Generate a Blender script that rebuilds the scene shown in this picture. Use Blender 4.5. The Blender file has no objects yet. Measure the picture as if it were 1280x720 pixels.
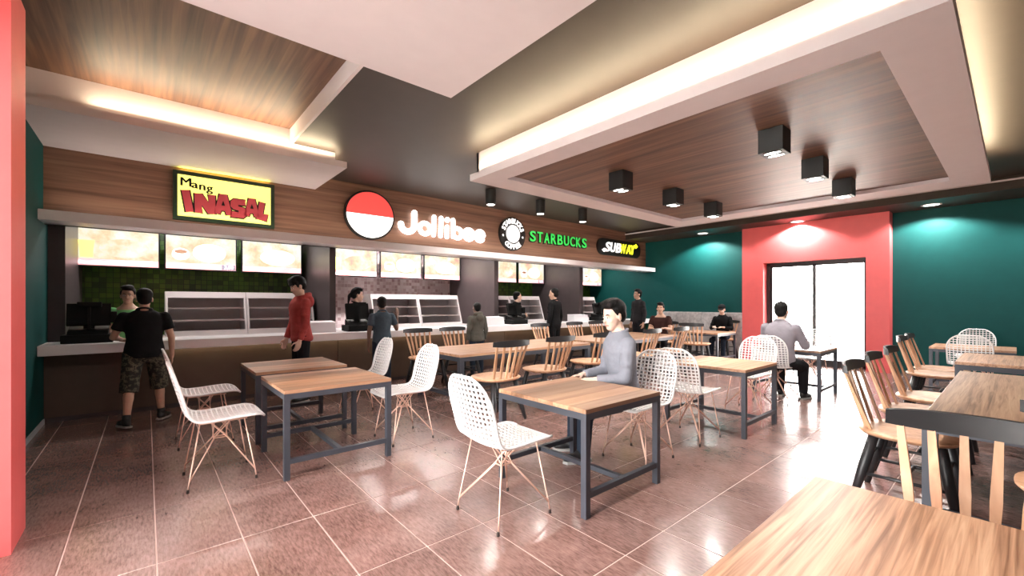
import bpy, bmesh, math, random
from mathutils import Vector, Matrix, noise as mnoise
random.seed(7)
C = bpy.context.scene.collection
SC = bpy.context.scene
PI = math.pi

# ------------------------------------------------------------------ camera, world, exposure
CAMH = 1.45
cam_d = bpy.data.cameras.new('camera'); cam = bpy.data.objects.new('camera', cam_d); C.objects.link(cam)
cam_d.sensor_width = 36.0; cam_d.lens = 536.7 / 1280 * 36.0; cam_d.shift_y = 18.5 / 1280
cam_d.clip_start = 0.02; cam_d.clip_end = 200
cam.location = (0, 0, CAMH); cam.rotation_euler = (PI / 2, 0, -math.atan2(.6480, .7617))
SC.camera = cam
SC.view_settings.view_transform = 'Standard'; SC.view_settings.look = 'None'
SC.view_settings.exposure = -0.08; SC.view_settings.gamma = 1.0; SC.view_settings.use_curve_mapping = False
world = bpy.data.worlds.new('world'); SC.world = world; world.use_nodes = True
wb = world.node_tree.nodes['Background']; wb.inputs[0].default_value = (1.0, 0.985, 0.955, 1); wb.inputs[1].default_value = 26.0


def area_light(name, loc, rot, sx, sy, power, col=(1, 1, 1), portal=False, spread=PI):
    l = bpy.data.lights.new(name, 'AREA'); l.shape = 'RECTANGLE'; l.size = sx; l.size_y = sy
    l.energy = power; l.color = col; l.spread = spread
    if portal: l.cycles.is_portal = True
    o = bpy.data.objects.new(name, l); C.objects.link(o); o.location = loc; o.rotation_euler = rot
    return o


# daylight openings: sampling portals for the sky seen through the two glazed entrances
area_light('daylight_portal', (12.35, 3.06, 1.2), (0, PI / 2, 0), 2.4, 2.0, 1, portal=True)
area_light('daylight_portal', (-1.35, 2.35, 1.6), (0, -PI / 2, 0), 3.1, 2.8, 1, portal=True)

# ------------------------------------------------------------------ materials
MATS = {}


def new_mat(name):
    m = bpy.data.materials.new(name); m.use_nodes = True
    nt = m.node_tree; b = nt.nodes['Principled BSDF']
    MATS[name] = m
    return m, nt, b


def L(nt, a, b): nt.links.new(a, b)


def ramp(nt, stops):
    r = nt.nodes.new('ShaderNodeValToRGB')
    e = r.color_ramp.elements
    while len(e) < len(stops): e.new(0.5)
    for i, (p, c) in enumerate(stops):
        e[i].position = p; e[i].color = (*c, 1)
    return r


def pmat(name, col, rough=.5, metal=0., var=.06, scale=6., bump=0., bscale=40., coat=0., spec=.5):
    """plain material with slight procedural variation"""
    m, nt, b = new_mat(name)
    geo = nt.nodes.new('ShaderNodeNewGeometry')
    n = nt.nodes.new('ShaderNodeTexNoise'); n.inputs['Scale'].default_value = scale; n.inputs['Detail'].default_value = 4
    L(nt, geo.outputs['Position'], n.inputs['Vector'])
    lo = tuple(max(0, c * (1 - var)) for c in col); hi = tuple(min(1, c * (1 + var)) for c in col)
    r = ramp(nt, [(.3, lo), (.7, hi)]); L(nt, n.outputs['Fac'], r.inputs[0]); L(nt, r.outputs[0], b.inputs['Base Color'])
    b.inputs['Roughness'].default_value = rough; b.inputs['Metallic'].default_value = metal
    b.inputs['Specular IOR Level'].default_value = spec
    if coat: b.inputs['Coat Weight'].default_value = coat
    if bump:
        n2 = nt.nodes.new('ShaderNodeTexNoise'); n2.inputs['Scale'].default_value = bscale; n2.inputs['Detail'].default_value = 5
        L(nt, geo.outputs['Position'], n2.inputs['Vector'])
        bp = nt.nodes.new('ShaderNodeBump'); bp.inputs['Strength'].default_value = bump; bp.inputs['Distance'].default_value = .02
        L(nt, n2.outputs['Fac'], bp.inputs['Height']); L(nt, bp.outputs[0], b.inputs['Normal'])
    return m


def emat(name, col, strength, base=None):
    m, nt, b = new_mat(name)
    b.inputs['Base Color'].default_value = (*(base or col), 1); b.inputs['Roughness'].default_value = .4
    b.inputs['Emission Color'].default_value = (*col, 1); b.inputs['Emission Strength'].default_value = strength
    return m


def wood(name, c1, c2, c3, axis='X', fine=26., long=1.3, rough=.42, per_obj=False, rings=1.0):
    """wood grain running along the world axis"""
    m, nt, b = new_mat(name)
    geo = nt.nodes.new('ShaderNodeNewGeometry')
    mp = nt.nodes.new('ShaderNodeMapping')
    s = {'X': (long, fine, fine), 'Y': (fine, long, fine), 'Z': (fine, fine, long)}[axis]
    mp.inputs['Scale'].default_value = s
    L(nt, geo.outputs['Position'], mp.inputs['Vector'])
    oi = nt.nodes.new('ShaderNodeObjectInfo')
    if per_obj:
        ml = nt.nodes.new('ShaderNodeMath'); ml.operation = 'MULTIPLY'; ml.inputs[1].default_value = 37.
        L(nt, oi.outputs['Random'], ml.inputs[0])
        cb = nt.nodes.new('ShaderNodeCombineXYZ')
        for i in range(3): L(nt, ml.outputs[0], cb.inputs[i])
        L(nt, cb.outputs[0], mp.inputs['Location'])
    n1 = nt.nodes.new('ShaderNodeTexNoise'); n1.inputs['Scale'].default_value = 1.; n1.inputs['Detail'].default_value = 6; n1.inputs['Distortion'].default_value = .6 * rings
    L(nt, mp.outputs[0], n1.inputs['Vector'])
    mp2 = nt.nodes.new('ShaderNodeMapping'); mp2.inputs['Scale'].default_value = tuple(v * .18 for v in s)
    L(nt, geo.outputs['Position'], mp2.inputs['Vector'])
    if per_obj: L(nt, cb.outputs[0], mp2.inputs['Location'])
    n2 = nt.nodes.new('ShaderNodeTexNoise'); n2.inputs['Scale'].default_value = 1.; n2.inputs['Detail'].default_value = 3; n2.inputs['Distortion'].default_value = 1.2 * rings
    L(nt, mp2.outputs[0], n2.inputs['Vector'])
    mx = nt.nodes.new('ShaderNodeMath'); mx.operation = 'MULTIPLY_ADD'; mx.inputs[1].default_value = .55
    L(nt, n1.outputs['Fac'], mx.inputs[0])
    m2 = nt.nodes.new('ShaderNodeMath'); m2.operation = 'MULTIPLY'; m2.inputs[1].default_value = .45
    L(nt, n2.outputs['Fac'], m2.inputs[0]); L(nt, m2.outputs[0], mx.inputs[2])
    r = ramp(nt, [(.34, c1), (.5, c2), (.66, c3)]); L(nt, mx.outputs[0], r.inputs[0])
    col = r.outputs[0]
    if per_obj:
        hs = nt.nodes.new('ShaderNodeHueSaturation')
        mr = nt.nodes.new('ShaderNodeMapRange'); mr.inputs['To Min'].default_value = .68; mr.inputs['To Max'].default_value = 1.22
        L(nt, oi.outputs['Random'], mr.inputs['Value']); L(nt, mr.outputs[0], hs.inputs['Value'])
        L(nt, col, hs.inputs['Color']); col = hs.outputs[0]
    L(nt, col, b.inputs['Base Color'])
    b.inputs['Roughness'].default_value = rough
    bp = nt.nodes.new('ShaderNodeBump'); bp.inputs['Strength'].default_value = .08; bp.inputs['Distance'].default_value = .01
    L(nt, n1.outputs['Fac'], bp.inputs['Height']); L(nt, bp.outputs[0], b.inputs['Normal'])
    return m


def floor_tile_mat():
    m, nt, b = new_mat('floor_tile')
    geo = nt.nodes.new('ShaderNodeNewGeometry'); oi = nt.nodes.new('ShaderNodeObjectInfo')
    mp = nt.nodes.new('ShaderNodeMapping'); mp.inputs['Scale'].default_value = (46, 9, 1)
    L(nt, geo.outputs['Position'], mp.inputs['Vector'])
    n1 = nt.nodes.new('ShaderNodeTexNoise'); n1.inputs['Scale'].default_value = 1.6; n1.inputs['Detail'].default_value = 8; n1.inputs['Roughness'].default_value = .7
    L(nt, mp.outputs[0], n1.inputs['Vector'])
    n2 = nt.nodes.new('ShaderNodeTexNoise'); n2.inputs['Scale'].default_value = 3.0; n2.inputs['Detail'].default_value = 5
    L(nt, geo.outputs['Position'], n2.inputs['Vector'])
    ma = nt.nodes.new('ShaderNodeMath'); ma.operation = 'MULTIPLY_ADD'; ma.inputs[1].default_value = .7
    mb = nt.nodes.new('ShaderNodeMath'); mb.operation = 'MULTIPLY'; mb.inputs[1].default_value = .3
    L(nt, n2.outputs['Fac'], mb.inputs[0]); L(nt, n1.outputs['Fac'], ma.inputs[0]); L(nt, mb.outputs[0], ma.inputs[2])
    r = ramp(nt, [(.36, (.095, .048, .041)), (.5, (.205, .117, .101)), (.66, (.305, .184, .160))]); L(nt, ma.outputs[0], r.inputs[0])
    hs = nt.nodes.new('ShaderNodeHueSaturation'); mr = nt.nodes.new('ShaderNodeMapRange')
    mr.inputs['To Min'].default_value = .88; mr.inputs['To Max'].default_value = 1.1
    L(nt, oi.outputs['Random'], mr.inputs['Value']); L(nt, mr.outputs[0], hs.inputs['Value']); L(nt, r.outputs[0], hs.inputs['Color'])
    L(nt, hs.outputs[0], b.inputs['Base Color'])
    rr = nt.nodes.new('ShaderNodeMapRange'); rr.inputs['To Min'].default_value = .20; rr.inputs['To Max'].default_value = .30
    L(nt, n1.outputs['Fac'], rr.inputs['Value']); L(nt, rr.outputs[0], b.inputs['Roughness'])
    b.inputs['Coat Weight'].default_value = .25; b.inputs['Coat Roughness'].default_value = .12
    bp = nt.nodes.new('ShaderNodeBump'); bp.inputs['Strength'].default_value = .025; bp.inputs['Distance'].default_value = .01
    L(nt, n1.outputs['Fac'], bp.inputs['Height']); L(nt, bp.outputs[0], b.inputs['Normal'])
    return m


def mosaic_mat(name, c1, c2, c3, mortar, size):
    """small glazed wall mosaic, too small to pick apart"""
    m, nt, b = new_mat(name)
    geo = nt.nodes.new('ShaderNodeNewGeometry'); sp = nt.nodes.new('ShaderNodeSeparateXYZ'); cb = nt.nodes.new('ShaderNodeCombineXYZ')
    L(nt, geo.outputs['Position'], sp.inputs[0]); L(nt, sp.outputs[0], cb.inputs[0]); L(nt, sp.outputs[2], cb.inputs[1])
    br = nt.nodes.new('ShaderNodeTexBrick'); br.offset = 0.; br.inputs['Scale'].default_value = 1.
    br.inputs['Brick Width'].default_value = size; br.inputs['Row Height'].default_value = size; br.inputs['Mortar Size'].default_value = size * .05
    br.inputs['Color1'].default_value = (0, 0, 0, 1); br.inputs['Color2'].default_value = (1, 1, 1, 1); br.inputs['Mortar'].default_value = (.5, .5, .5, 1)
    L(nt, cb.outputs[0], br.inputs['Vector'])
    r = ramp(nt, [(.0, c1), (.5, c2), (1., c3)]); L(nt, br.outputs['Color'], r.inputs[0])
    mx = nt.nodes.new('ShaderNodeMixRGB'); mx.inputs[2].default_value = (*mortar, 1)
    L(nt, br.outputs['Fac'], mx.inputs[0]); L(nt, r.outputs[0], mx.inputs[1]); L(nt, mx.outputs[0], b.inputs['Base Color'])
    b.inputs['Roughness'].default_value = .3
    return m


def camo_mat():
    m, nt, b = new_mat('camouflage_cloth')
    geo = nt.nodes.new('ShaderNodeNewGeometry')
    n = nt.nodes.new('ShaderNodeTexNoise'); n.inputs['Scale'].default_value = 22; n.inputs['Detail'].default_value = 2
    L(nt, geo.outputs['Position'], n.inputs['Vector'])
    r = ramp(nt, [(.42, (.018, .016, .012)), (.47, (.06, .055, .035)), (.55, (.11, .095, .065)), (.62, (.03, .028, .02))])
    r.color_ramp.interpolation = 'CONSTANT'
    L(nt, n.outputs['Fac'], r.inputs[0]); L(nt, r.outputs[0], b.inputs['Base Color']); b.inputs['Roughness'].default_value = .9
    return m


def screen_mat(name, seed, strength):
    """menu picture: blurred plates of fried food on cream and pink, printed by noise"""
    m, nt, b = new_mat(name)
    geo = nt.nodes.new('ShaderNodeNewGeometry'); mp = nt.nodes.new('ShaderNodeMapping'); mp.inputs['Location'].default_value = (seed * 3.1, seed, seed * 1.7)
    L(nt, geo.outputs['Position'], mp.inputs['Vector'])
    n = nt.nodes.new('ShaderNodeTexNoise'); n.inputs['Scale'].default_value = 3.4; n.inputs['Detail'].default_value = 5; n.inputs['Roughness'].default_value = .6
    L(nt, mp.outputs[0], n.inputs['Vector'])
    r = ramp(nt, [(.30, (.92, .50, .42)), (.42, (1., .76, .46)), (.52, (1., .92, .70)), (.64, (1., .97, .94))])
    L(nt, n.outputs['Fac'], r.inputs[0])
    b.inputs['Base Color'].default_value = (.02, .02, .02, 1); b.inputs['Roughness'].default_value = .25
    L(nt, r.outputs[0], b.inputs['Emission Color']); b.inputs['Emission Strength'].default_value = strength
    return m


def glass_mat():
    m, nt, b = new_mat('clear_glass')
    nt.nodes.remove(b); out = nt.nodes['Material Output']
    t = nt.nodes.new('ShaderNodeBsdfTransparent'); g = nt.nodes.new('ShaderNodeBsdfGlossy'); g.inputs['Roughness'].default_value = .02
    f = nt.nodes.new('ShaderNodeFresnel'); f.inputs['IOR'].default_value = 1.45
    mx = nt.nodes.new('ShaderNodeMixShader'); L(nt, f.outputs[0], mx.inputs[0]); L(nt, t.outputs[0], mx.inputs[1]); L(nt, g.outputs[0], mx.inputs[2])
    L(nt, mx.outputs[0], out.inputs['Surface'])
    return m


M_tile = floor_tile_mat()
M_grout = pmat('grout', (.56, .41, .37), .8)
M_teal = pmat('teal_paint', (.0025, .060, .057), .6, var=.05, spec=.2)
M_red = pmat('coral_red_paint', (.80, .125, .125), .5, var=.03)
M_white = pmat('white_paint', (.70, .63, .645), .6, var=.02)
M_darkceil = pmat('dark_taupe_ceiling', (.040, .029, .023), .5, var=.05, spec=.3)
M_wall = pmat('pale_wall_paint', (.42, .36, .34), .8)
M_partition = pmat('dark_brown_laminate', (.060, .046, .048), .38, var=.08)
M_counterbody = pmat('brown_counter_laminate', (.095, .062, .044), .45, var=.08)
M_worktop = pmat('white_solid_surface', (.90, .87, .88), .28, var=.03)
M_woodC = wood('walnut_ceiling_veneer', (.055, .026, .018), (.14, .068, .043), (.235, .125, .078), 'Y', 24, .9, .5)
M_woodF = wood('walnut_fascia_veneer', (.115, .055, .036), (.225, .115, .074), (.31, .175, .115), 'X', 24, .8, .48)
M_oaks = [wood('oak_plank_%s' % n, *[tuple(v * k for v in c) for c in ((.26, .12, .065), (.45, .245, .145), (.58, .36, .225))], 'X', 20, 1.1, .4, per_obj=True) for n, k in (('light', 1.12), ('mid', .92), ('dark', .68), ('pale', 1.0))]
M_oakT = wood('oak_tabletop', (.20, .09, .045), (.47, .26, .155), (.64, .41, .26), 'X', 58, 2.0, .36, per_obj=True, rings=1.6)
M_oakC = wood('oak_chair_wood', (.38, .18, .10), (.55, .30, .17), (.68, .42, .26), 'Z', 14, 3., .42, per_obj=True)
M_steel = pmat('dark_blue_grey_steel', (.050, .055, .070), .42, metal=.2, var=.08)
M_black = pmat('black_stained_wood', (.016, .016, .018), .42, var=.1)
M_whitewire = pmat('white_powder_coat', (.86, .85, .85), .4, var=.02)
M_copper = pmat('rose_gold_wire', (.78, .52, .42), .3, metal=.55, var=.04)
M_rubber = pmat('dark_rubber', (.02, .012, .01), .8)
M_blackplastic = pmat('black_plastic', (.004, .004, .004), .5, var=.1, spec=.2)
M_blackmetal = pmat('black_lamp_metal', (.006, .006, .006), .5)
M_alu = pmat('dark_door_frame', (.022, .016, .018), .4)
M_glass = glass_mat()
M_lens = emat('lamp_lens', (1, .97, .93), 6.)
M_lensD = emat('downlight_lens', (1, .98, .92), 5.)
M_led = emat('warm_led_strip', (1, .82, .55), 3.)
M_greenm = mosaic_mat('green_mosaic', (.022, .065, .004), (.055, .14, .010), (.085, .18, .02), (.02, .045, .008), .085)
M_pinkm = mosaic_mat('pink_white_mosaic', (.46, .28, .28), (.78, .64, .64), (.88, .78, .78), (.80, .70, .70), .075)
M_stone = pmat('grey_stone', (.42, .40, .40), .7, var=.25, scale=14, bump=.2)
M_shelf = pmat('white_shelf_laminate', (.68, .62, .62), .4, var=.02)
M_shelfback = pmat('grey_shelf_back', (.52, .49, .50), .5, var=.03)
M_skirt = pmat('pale_blue_skirting', (.55, .62, .68), .5)
M_ground = pmat('pale_paving', (.75, .72, .66), .8)
M_mullion = M_alu
M_card = pmat('white_card_box', (.74, .72, .75), .5, var=.02)


# ------------------------------------------------------------------ mesh helpers
class MB:
    def __init__(s): s.v = []; s.f = []; s.mi = []; s.cur = 0

    def add(s, vs, fs):
        o = len(s.v); s.v += [tuple(p) for p in vs]
        for f in fs: s.f.append([i + o for i in f]); s.mi.append(s.cur)

    def box(s, x0, x1, y0, y1, z0, z1):
        s.add([(x0, y0, z0), (x1, y0, z0), (x1, y1, z0), (x0, y1, z0), (x0, y0, z1), (x1, y0, z1), (x1, y1, z1), (x0, y1, z1)],
              [(0, 3, 2, 1), (4, 5, 6, 7), (0, 1, 5, 4), (1, 2, 6, 5), (2, 3, 7, 6), (3, 0, 4, 7)])
        return s

    def prism(s, poly, fn, d0, d1):
        """polygon (list of 2D) extruded from d0 to d1; fn(a, b, d) -> xyz"""
        n = len(poly)
        vs = [fn(a, b, d0) for a, b in poly] + [fn(a, b, d1) for a, b in poly]
        fs = [list(range(n))[::-1], list(range(n, 2 * n))] + [(i, (i + 1) % n, n + (i + 1) % n, n + i) for i in range(n)]
        s.add(vs, fs); return s

    def tube(s, pts, r, n=6, closed=False, phase=0., flat=None):
        """sweep; r number or list; flat=(rw, rt, upvec) gives an oval/flat section"""
        pts = [Vector(p) for p in pts]; k = len(pts); rs = r if isinstance(r, (list, tuple)) else [r] * k
        rings = []; up = None
        for i, p in enumerate(pts):
            a = pts[i - 1] if (i > 0 or closed) else p
            b = pts[(i + 1) % k] if (i < k - 1 or closed) else p
            t = (b - a).normalized() if (b - a).length > 1e-9 else Vector((0, 0, 1))
            if up is None:
                up = Vector((0, 0, 1)) if abs(t.z) < .9 else Vector((1, 0, 0))
            x = (up - t * up.dot(t)).normalized(); up = x; y = t.cross(x)
            rings.append([p + (x * math.cos(2 * PI * j / n + phase) + y * math.sin(2 * PI * j / n + phase)) * rs[i] for j in range(n)])
        vs = [q for rg in rings for q in rg]; fs = []
        for i in range(k if closed else k - 1):
            i2 = (i + 1) % k
            for j in range(n):
                j2 = (j + 1) % n; fs.append((i * n + j, i * n + j2, i2 * n + j2, i2 * n + j))
        if not closed: fs += [list(range(n))[::-1], [(k - 1) * n + j for j in range(n)]]
        s.add(vs, fs); return s

    def lathe(s, prof, n=20, axis_o=(0, 0, 0), M=None, ring=False):
        """profile [(r, z)] around Z, capped"""
        vs = []; fs = []
        for r, z in prof:
            for j in range(n): vs.append(Vector((r * math.cos(2 * PI * j / n), r * math.sin(2 * PI * j / n), z)))
        k = len(prof)
        for i in range(k - 1):
            for j in range(n):
                j2 = (j + 1) % n; fs.append((i * n + j, i * n + j2, (i + 1) * n + j2, (i + 1) * n + j))
        if ring:
            fs += [((k - 1) * n + j, (k - 1) * n + (j + 1) % n, (j + 1) % n, j) for j in range(n)]
        else:
            fs += [list(range(n))[::-1], [(k - 1) * n + j for j in range(n)]]
        if M: vs = [M @ v for v in vs]
        s.add([v + Vector(axis_o) for v in vs], fs); return s

    def capsule(s, p, q, r1, r2=None, n=10, m=3):
        p = Vector(p); q = Vector(q); r2 = r1 if r2 is None else r2
        d = q - p; ln = d.length
        if ln < 1e-6: d = Vector((0, 0, 1)); ln = 1e-6
        prof = [(r1 * math.cos(a), -r1 * math.sin(a)) for a in [PI / 2 * (1 - i / m) * .97 for i in range(m)]] + [(r1, 0), (r2, ln)] + \
               [(r2 * math.cos(a), ln + r2 * math.sin(a)) for a in [PI / 2 * (i + 1) / m * .97 for i in range(m)]]
        M = d.to_track_quat('Z', 'Y').to_matrix()
        return s.lathe(prof, n, p, M)

    def ell(s, c, r, M=None, n=14, m=9):
        """ellipsoid centre c, radii r, optional 3x3 rotation"""
        prof = [(math.cos(a), math.sin(a)) for a in [(-PI / 2 + PI * i / m) * .985 for i in range(m + 1)]]
        S = Matrix.Diagonal(Vector(r)); T = (M @ S) if M else S
        return s.lathe(prof, n, c, T)

    def loft(s, rings):
        """rings: list of equal-length point loops"""
        n = len(rings[0]); vs = [p for r in rings for p in r]; fs = []
        for i in range(len(rings) - 1):
            for j in range(n):
                j2 = (j + 1) % n; fs.append((i * n + j, i * n + j2, (i + 1) * n + j2, (i + 1) * n + j))
        fs += [list(range(n))[::-1], [(len(rings) - 1) * n + j for j in range(n)]]
        s.add(vs, fs); return s

    def mesh(s, name, mats, smooth=False, bevel=0., bseg=1):
        me = bpy.data.meshes.new(name)
        me.from_pydata(s.v, [], s.f)
        for m in (mats if isinstance(mats, (list, tuple)) else [mats]): me.materials.append(m)
        me.polygons.foreach_set('material_index', s.mi)
        bm = bmesh.new(); bm.from_mesh(me)
        bmesh.ops.recalc_face_normals(bm, faces=bm.faces)
        if bevel:
            bmesh.ops.bevel(bm, geom=bm.edges[:], offset=bevel, segments=bseg, affect='EDGES', profile=.7)
        bm.to_mesh(me); bm.free()
        if smooth:
            me.polygons.foreach_set('use_smooth', [True] * len(me.polygons))
            if smooth != 'all':
                try: me.set_sharp_from_angle(angle=math.radians(40))
                except Exception: pass
        me.update()
        return me

    def build(s, name, mats, parent=None, smooth=False, bevel=0., bseg=1):
        return link(name, s.mesh(name, mats, smooth, bevel, bseg), parent)


def link(name, me, parent=None):
    o = bpy.data.objects.new(name, me); C.objects.link(o)
    if parent: o.parent = parent
    return o


def thing(name, label, cat, loc=(0, 0, 0), rotz=0., group=None):
    o = bpy.data.objects.new(name, None); C.objects.link(o); o.empty_display_size = .1
    o.location = loc; o.rotation_euler = (0, 0, rotz)
    return tag(o, label, cat, group)


def tag(o, label, cat, group=None, kind=None):
    o['label'] = label; o['category'] = cat
    if group: o['group'] = group
    if kind: o['kind'] = kind
    return o


def struct(o, label=None, cat=None):
    o['kind'] = 'structure'
    if label: o['label'] = label
    if cat: o['category'] = cat
    return o


def dup(root, loc, rotz, label, group=None):
    r = root.copy(); C.objects.link(r); r.location = loc; r.rotation_euler = (0, 0, rotz); r['label'] = label
    if group: r['group'] = group
    for ch in list(root.children):
        c = ch.copy(); C.objects.link(c); c.parent = r
        for g in list(ch.children):
            d = g.copy(); C.objects.link(d); d.parent = c
    return r


def bx(name, mat, x0, x1, y0, y1, z0, z1, parent=None, bevel=0.):
    return MB().box(x0, x1, y0, y1, z0, z1).build(name, mat, parent, bevel=bevel)


def catmull(P, per=6):
    out = []
    Q = [P[0]] + list(P) + [P[-1]]
    for i in range(1, len(Q) - 2):
        a, b, c, d = [Vector(q) for q in Q[i - 1:i + 3]]
        for k in range(per):
            t = k / per
            out.append(.5 * ((2 * b) + (c - a) * t + (2 * a - 5 * b + 4 * c - d) * t * t + (3 * b - a - 3 * c + d) * t ** 3))
    out.append(Vector(P[-1])); return out


# ------------------------------------------------------------------ main dimensions (metres; x along the counter, y towards it)
XL, XR = -.943, 11.93          # left / right walls
YN, YF, YB = -3.6, 7.55, 9.8   # near wall, fascia plane, back of the kitchens
ZC, ZS = 3.55, 3.332           # dark ceiling, left dropped tray
TBL = .735                     # table height

# ------------------------------------------------------------------ floor
fl = struct(bx('floor', M_grout, XL - .6, XR + .6, YN, YB, -.08, -.003), 'brown tiled restaurant floor with pale pink grout lines', 'floor')
TX, TY, X0, Y0 = .4105, .8195, .042, 1.457
gap = .004
tile_me = MB().box(-TX / 2 + gap, TX / 2 - gap, -TY / 2 + gap, TY / 2 - gap, -.02, 0).mesh('tile', M_tile, bevel=.0015)
F2 = (.6480, .7617); R2 = (.7617, -.6480)
cand = []
for i in range(-3, 30):
    for j in range(-7, 8):
        cx = X0 + (i + .5) * TX; cy = Y0 + (j + .5) * TY
        if cx < XL - .1 or cx > XR or cy < YN + .3 or cy - TY / 2 > YF: continue
        d = cx * F2[0] + cy * F2[1]; r = cx * R2[0] + cy * R2[1]
        u = 640 + 536.7 * r / d if d > .3 else -9999
        vv = 378.5 + 536.7 * CAMH / d if d > .3 else 9999
        vis = d > .3 and -80 < u < 1360 and vv < 800
        cand.append((0 if vis else 1, d, cx, cy))
cand.sort()
rest = MB()
for k, (nv, d, cx, cy) in enumerate(cand):
    if k < 300 and not nv:
        o = link('tile', tile_me, fl); o.location = (cx, cy, 0)
    else:
        rest.box(cx - TX / 2 + gap, cx + TX / 2 - gap, cy - TY / 2 + gap, cy + TY / 2 - gap, -.02, 0)
if rest.v:
    o = rest.build('far_tiles', M_tile, fl); o['kind'] = 'stuff'

# ------------------------------------------------------------------ walls
struct(bx('wall_left', M_teal, XL - .12, XL, 4.14, YB, 0, ZC), 'dark teal wall between the red pillar and the counter', 'wall')
struct(bx('baseboard_left', M_skirt, XL, XL + .012, 4.14, YF - .01, 0, .06), 'pale skirting board along the teal wall', 'baseboard')
# left entrance: coral red portal and glazed door (out of frame to the left, lights the floor)
pl = MB(); pl.box(-1.3, -.595, 3.75, 4.14, 0, ZS); pl.box(-1.3, -.595, .55, .95, 0, ZS); pl.box(-1.3, -.595, .95, 3.75, 3.18, ZS)
struct(pl.build('wall_left_portal', M_red), 'coral red entrance pillar at the left edge', 'pillar')
d = struct(link('door_1', MB().box(-1.22, -1.17, .95, 1.0, 0, 3.18).box(-1.22, -1.17, 3.70, 3.75, 0, 3.18).box(-1.22, -1.17, 2.32, 2.38, 0, 3.18).box(-1.22, -1.17, .95, 3.75, 3.12, 3.18).box(-1.22, -1.17, .95, 3.75, 0, .08).mesh('door_1', M_alu)), 'dark framed glazed entrance beside the red pillar', 'door')
bx('pane', M_glass, -1.197, -1.193, 1.0, 2.32, .08, 3.12, d); bx('pane', M_glass, -1.197, -1.193, 2.38, 3.70, .08, 3.12, d)
struct(bx('wall_left_rear', M_teal, XL - .12, XL, YN, .55, 0, ZC))
struct(bx('wall_left_upper', M_teal, XL - .12, XL, .55, 4.14, ZS, ZC))
# right wall
wr = MB(); wr.box(XR, XR + .12, YN, 1.69, 0, ZC); wr.box(XR, XR + .12, 4.53, YB, 0, ZC)
struct(wr.build('wall_right', M_teal), 'teal end wall lit by downlight scallops', 'wall')
pr = MB(); PX = 11.6
pr.box(PX, 12.3, 1.69, 2.07, 0, 3.33); pr.box(PX, 12.3, 4.06, 4.55, 0, 3.33); pr.box(PX, 12.3, 2.07, 4.06, 2.43, 3.33)
struct(pr.build('wall_right_portal', M_red), 'coral red portal around the glass exit doors', 'portal')
# glass exit doors
fr = MB(); DX = 11.84
fr.box(DX, DX + .06, 2.07, 2.10, 0, 2.43); fr.box(DX, DX + .06, 3.99, 4.06, 0, 2.43); fr.box(DX, DX + .06, 2.07, 4.06, 2.37, 2.43); fr.box(DX, DX + .06, 2.07, 4.06, 0, .02)
d2 = struct(fr.build('door_2', M_alu), 'dark framed sliding glass doors in the red portal', 'door')
for y0, y1, xo in ((2.10, 3.09, 0.), (3.03, 3.99, .035)):
    q = MB(); x0 = DX + .005 + xo
    q.box(x0, x0 + .025, y0, y0 + .045, .02, 2.37); q.box(x0, x0 + .025, y1 - .045, y1, .02, 2.37); q.box(x0, x0 + .025, y0, y1, 2.32, 2.37); q.box(x0, x0 + .025, y0, y1, .02, .14)
    lf = q.build('door_leaf', M_alu, d2)
    bx('pane', M_glass, x0 + .010, x0 + .014, y0 + .045, y1 - .045, .14, 2.32, lf)
struct(bx('wall_near', M_wall, XL, XR, YN - .12, YN, 0, ZC), 'plain pale wall behind the camera', 'wall')
# pavement outside
struct(bx('ground', M_ground, -40, 60, -40, 50, -.3, -.1), 'pale paving outside the doors', 'ground')

# stone wainscot under the teal wall, in panels
wc = struct(bx('trim_1', M_stone, XR - .02, XR, 4.55, 7.15, 0, 1.19), 'grey stone wainscot below the teal wall', 'wainscot')
ys = [4.57, 5.08, 5.75, 6.5, 7.13]
for a, b_ in zip(ys, ys[1:]):
    bx('panel', M_stone, XR - .045, XR - .02, a + .006, b_ - .006, .02, 1.17, wc, bevel=.004)

# ------------------------------------------------------------------ ceilings
ce = MB(); XH = 1.43; YH0, YH1 = 3.25, 6.18; ZW = 3.73
ce.box(XH + .03, XR, YN, YB, ZC, ZC + .08); ce.box(XL - .4, XH + .03, YN, YH0 - .03, ZC, ZC + .08); ce.box(XL - .4, XH + .03, YH1 + .03, YB, ZC, ZC + .08)
cl = struct(ce.build('ceiling', M_darkceil), 'dark taupe ceiling', 'ceiling')
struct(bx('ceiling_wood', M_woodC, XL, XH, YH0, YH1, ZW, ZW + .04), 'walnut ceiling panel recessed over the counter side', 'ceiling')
tr = MB(); tr.box(XH, XH + .035, YH0, YH1, ZC - .004, ZW + .04); tr.box(XL, XH, YH0 - .03, YH0, ZC, ZW + .04); tr.box(XL - .03, XL, YH0, YH1, ZC, ZW + .04)
struct(tr.build('trim_2', M_white), 'white edge strip of the recessed walnut ceiling', 'trim')
# left dropped trays
s1 = MB(); s1.box(XL, 2.13, 6.06, YF, ZS, ZS + .084)
s1.box(XL, 2.01, YH1, YF, ZS + .084, ZC); s1.box(XL, XH, YH1, YH1 + .05, ZC, ZW + .04)
struct(s1.build('ceiling_tray', M_white), 'white dropped ceiling tray above the yellow sign', 'ceiling')
s2 = MB(); s2.box(XL, 2.13, 1.0, 3.37, ZS, ZS + .084); s2.box(XL, 2.01, 1.1, YH0, ZS + .084, ZC)
struct(s2.build('ceiling_tray', M_white), 'white dropped ceiling slab nearest the camera', 'ceiling')
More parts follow.
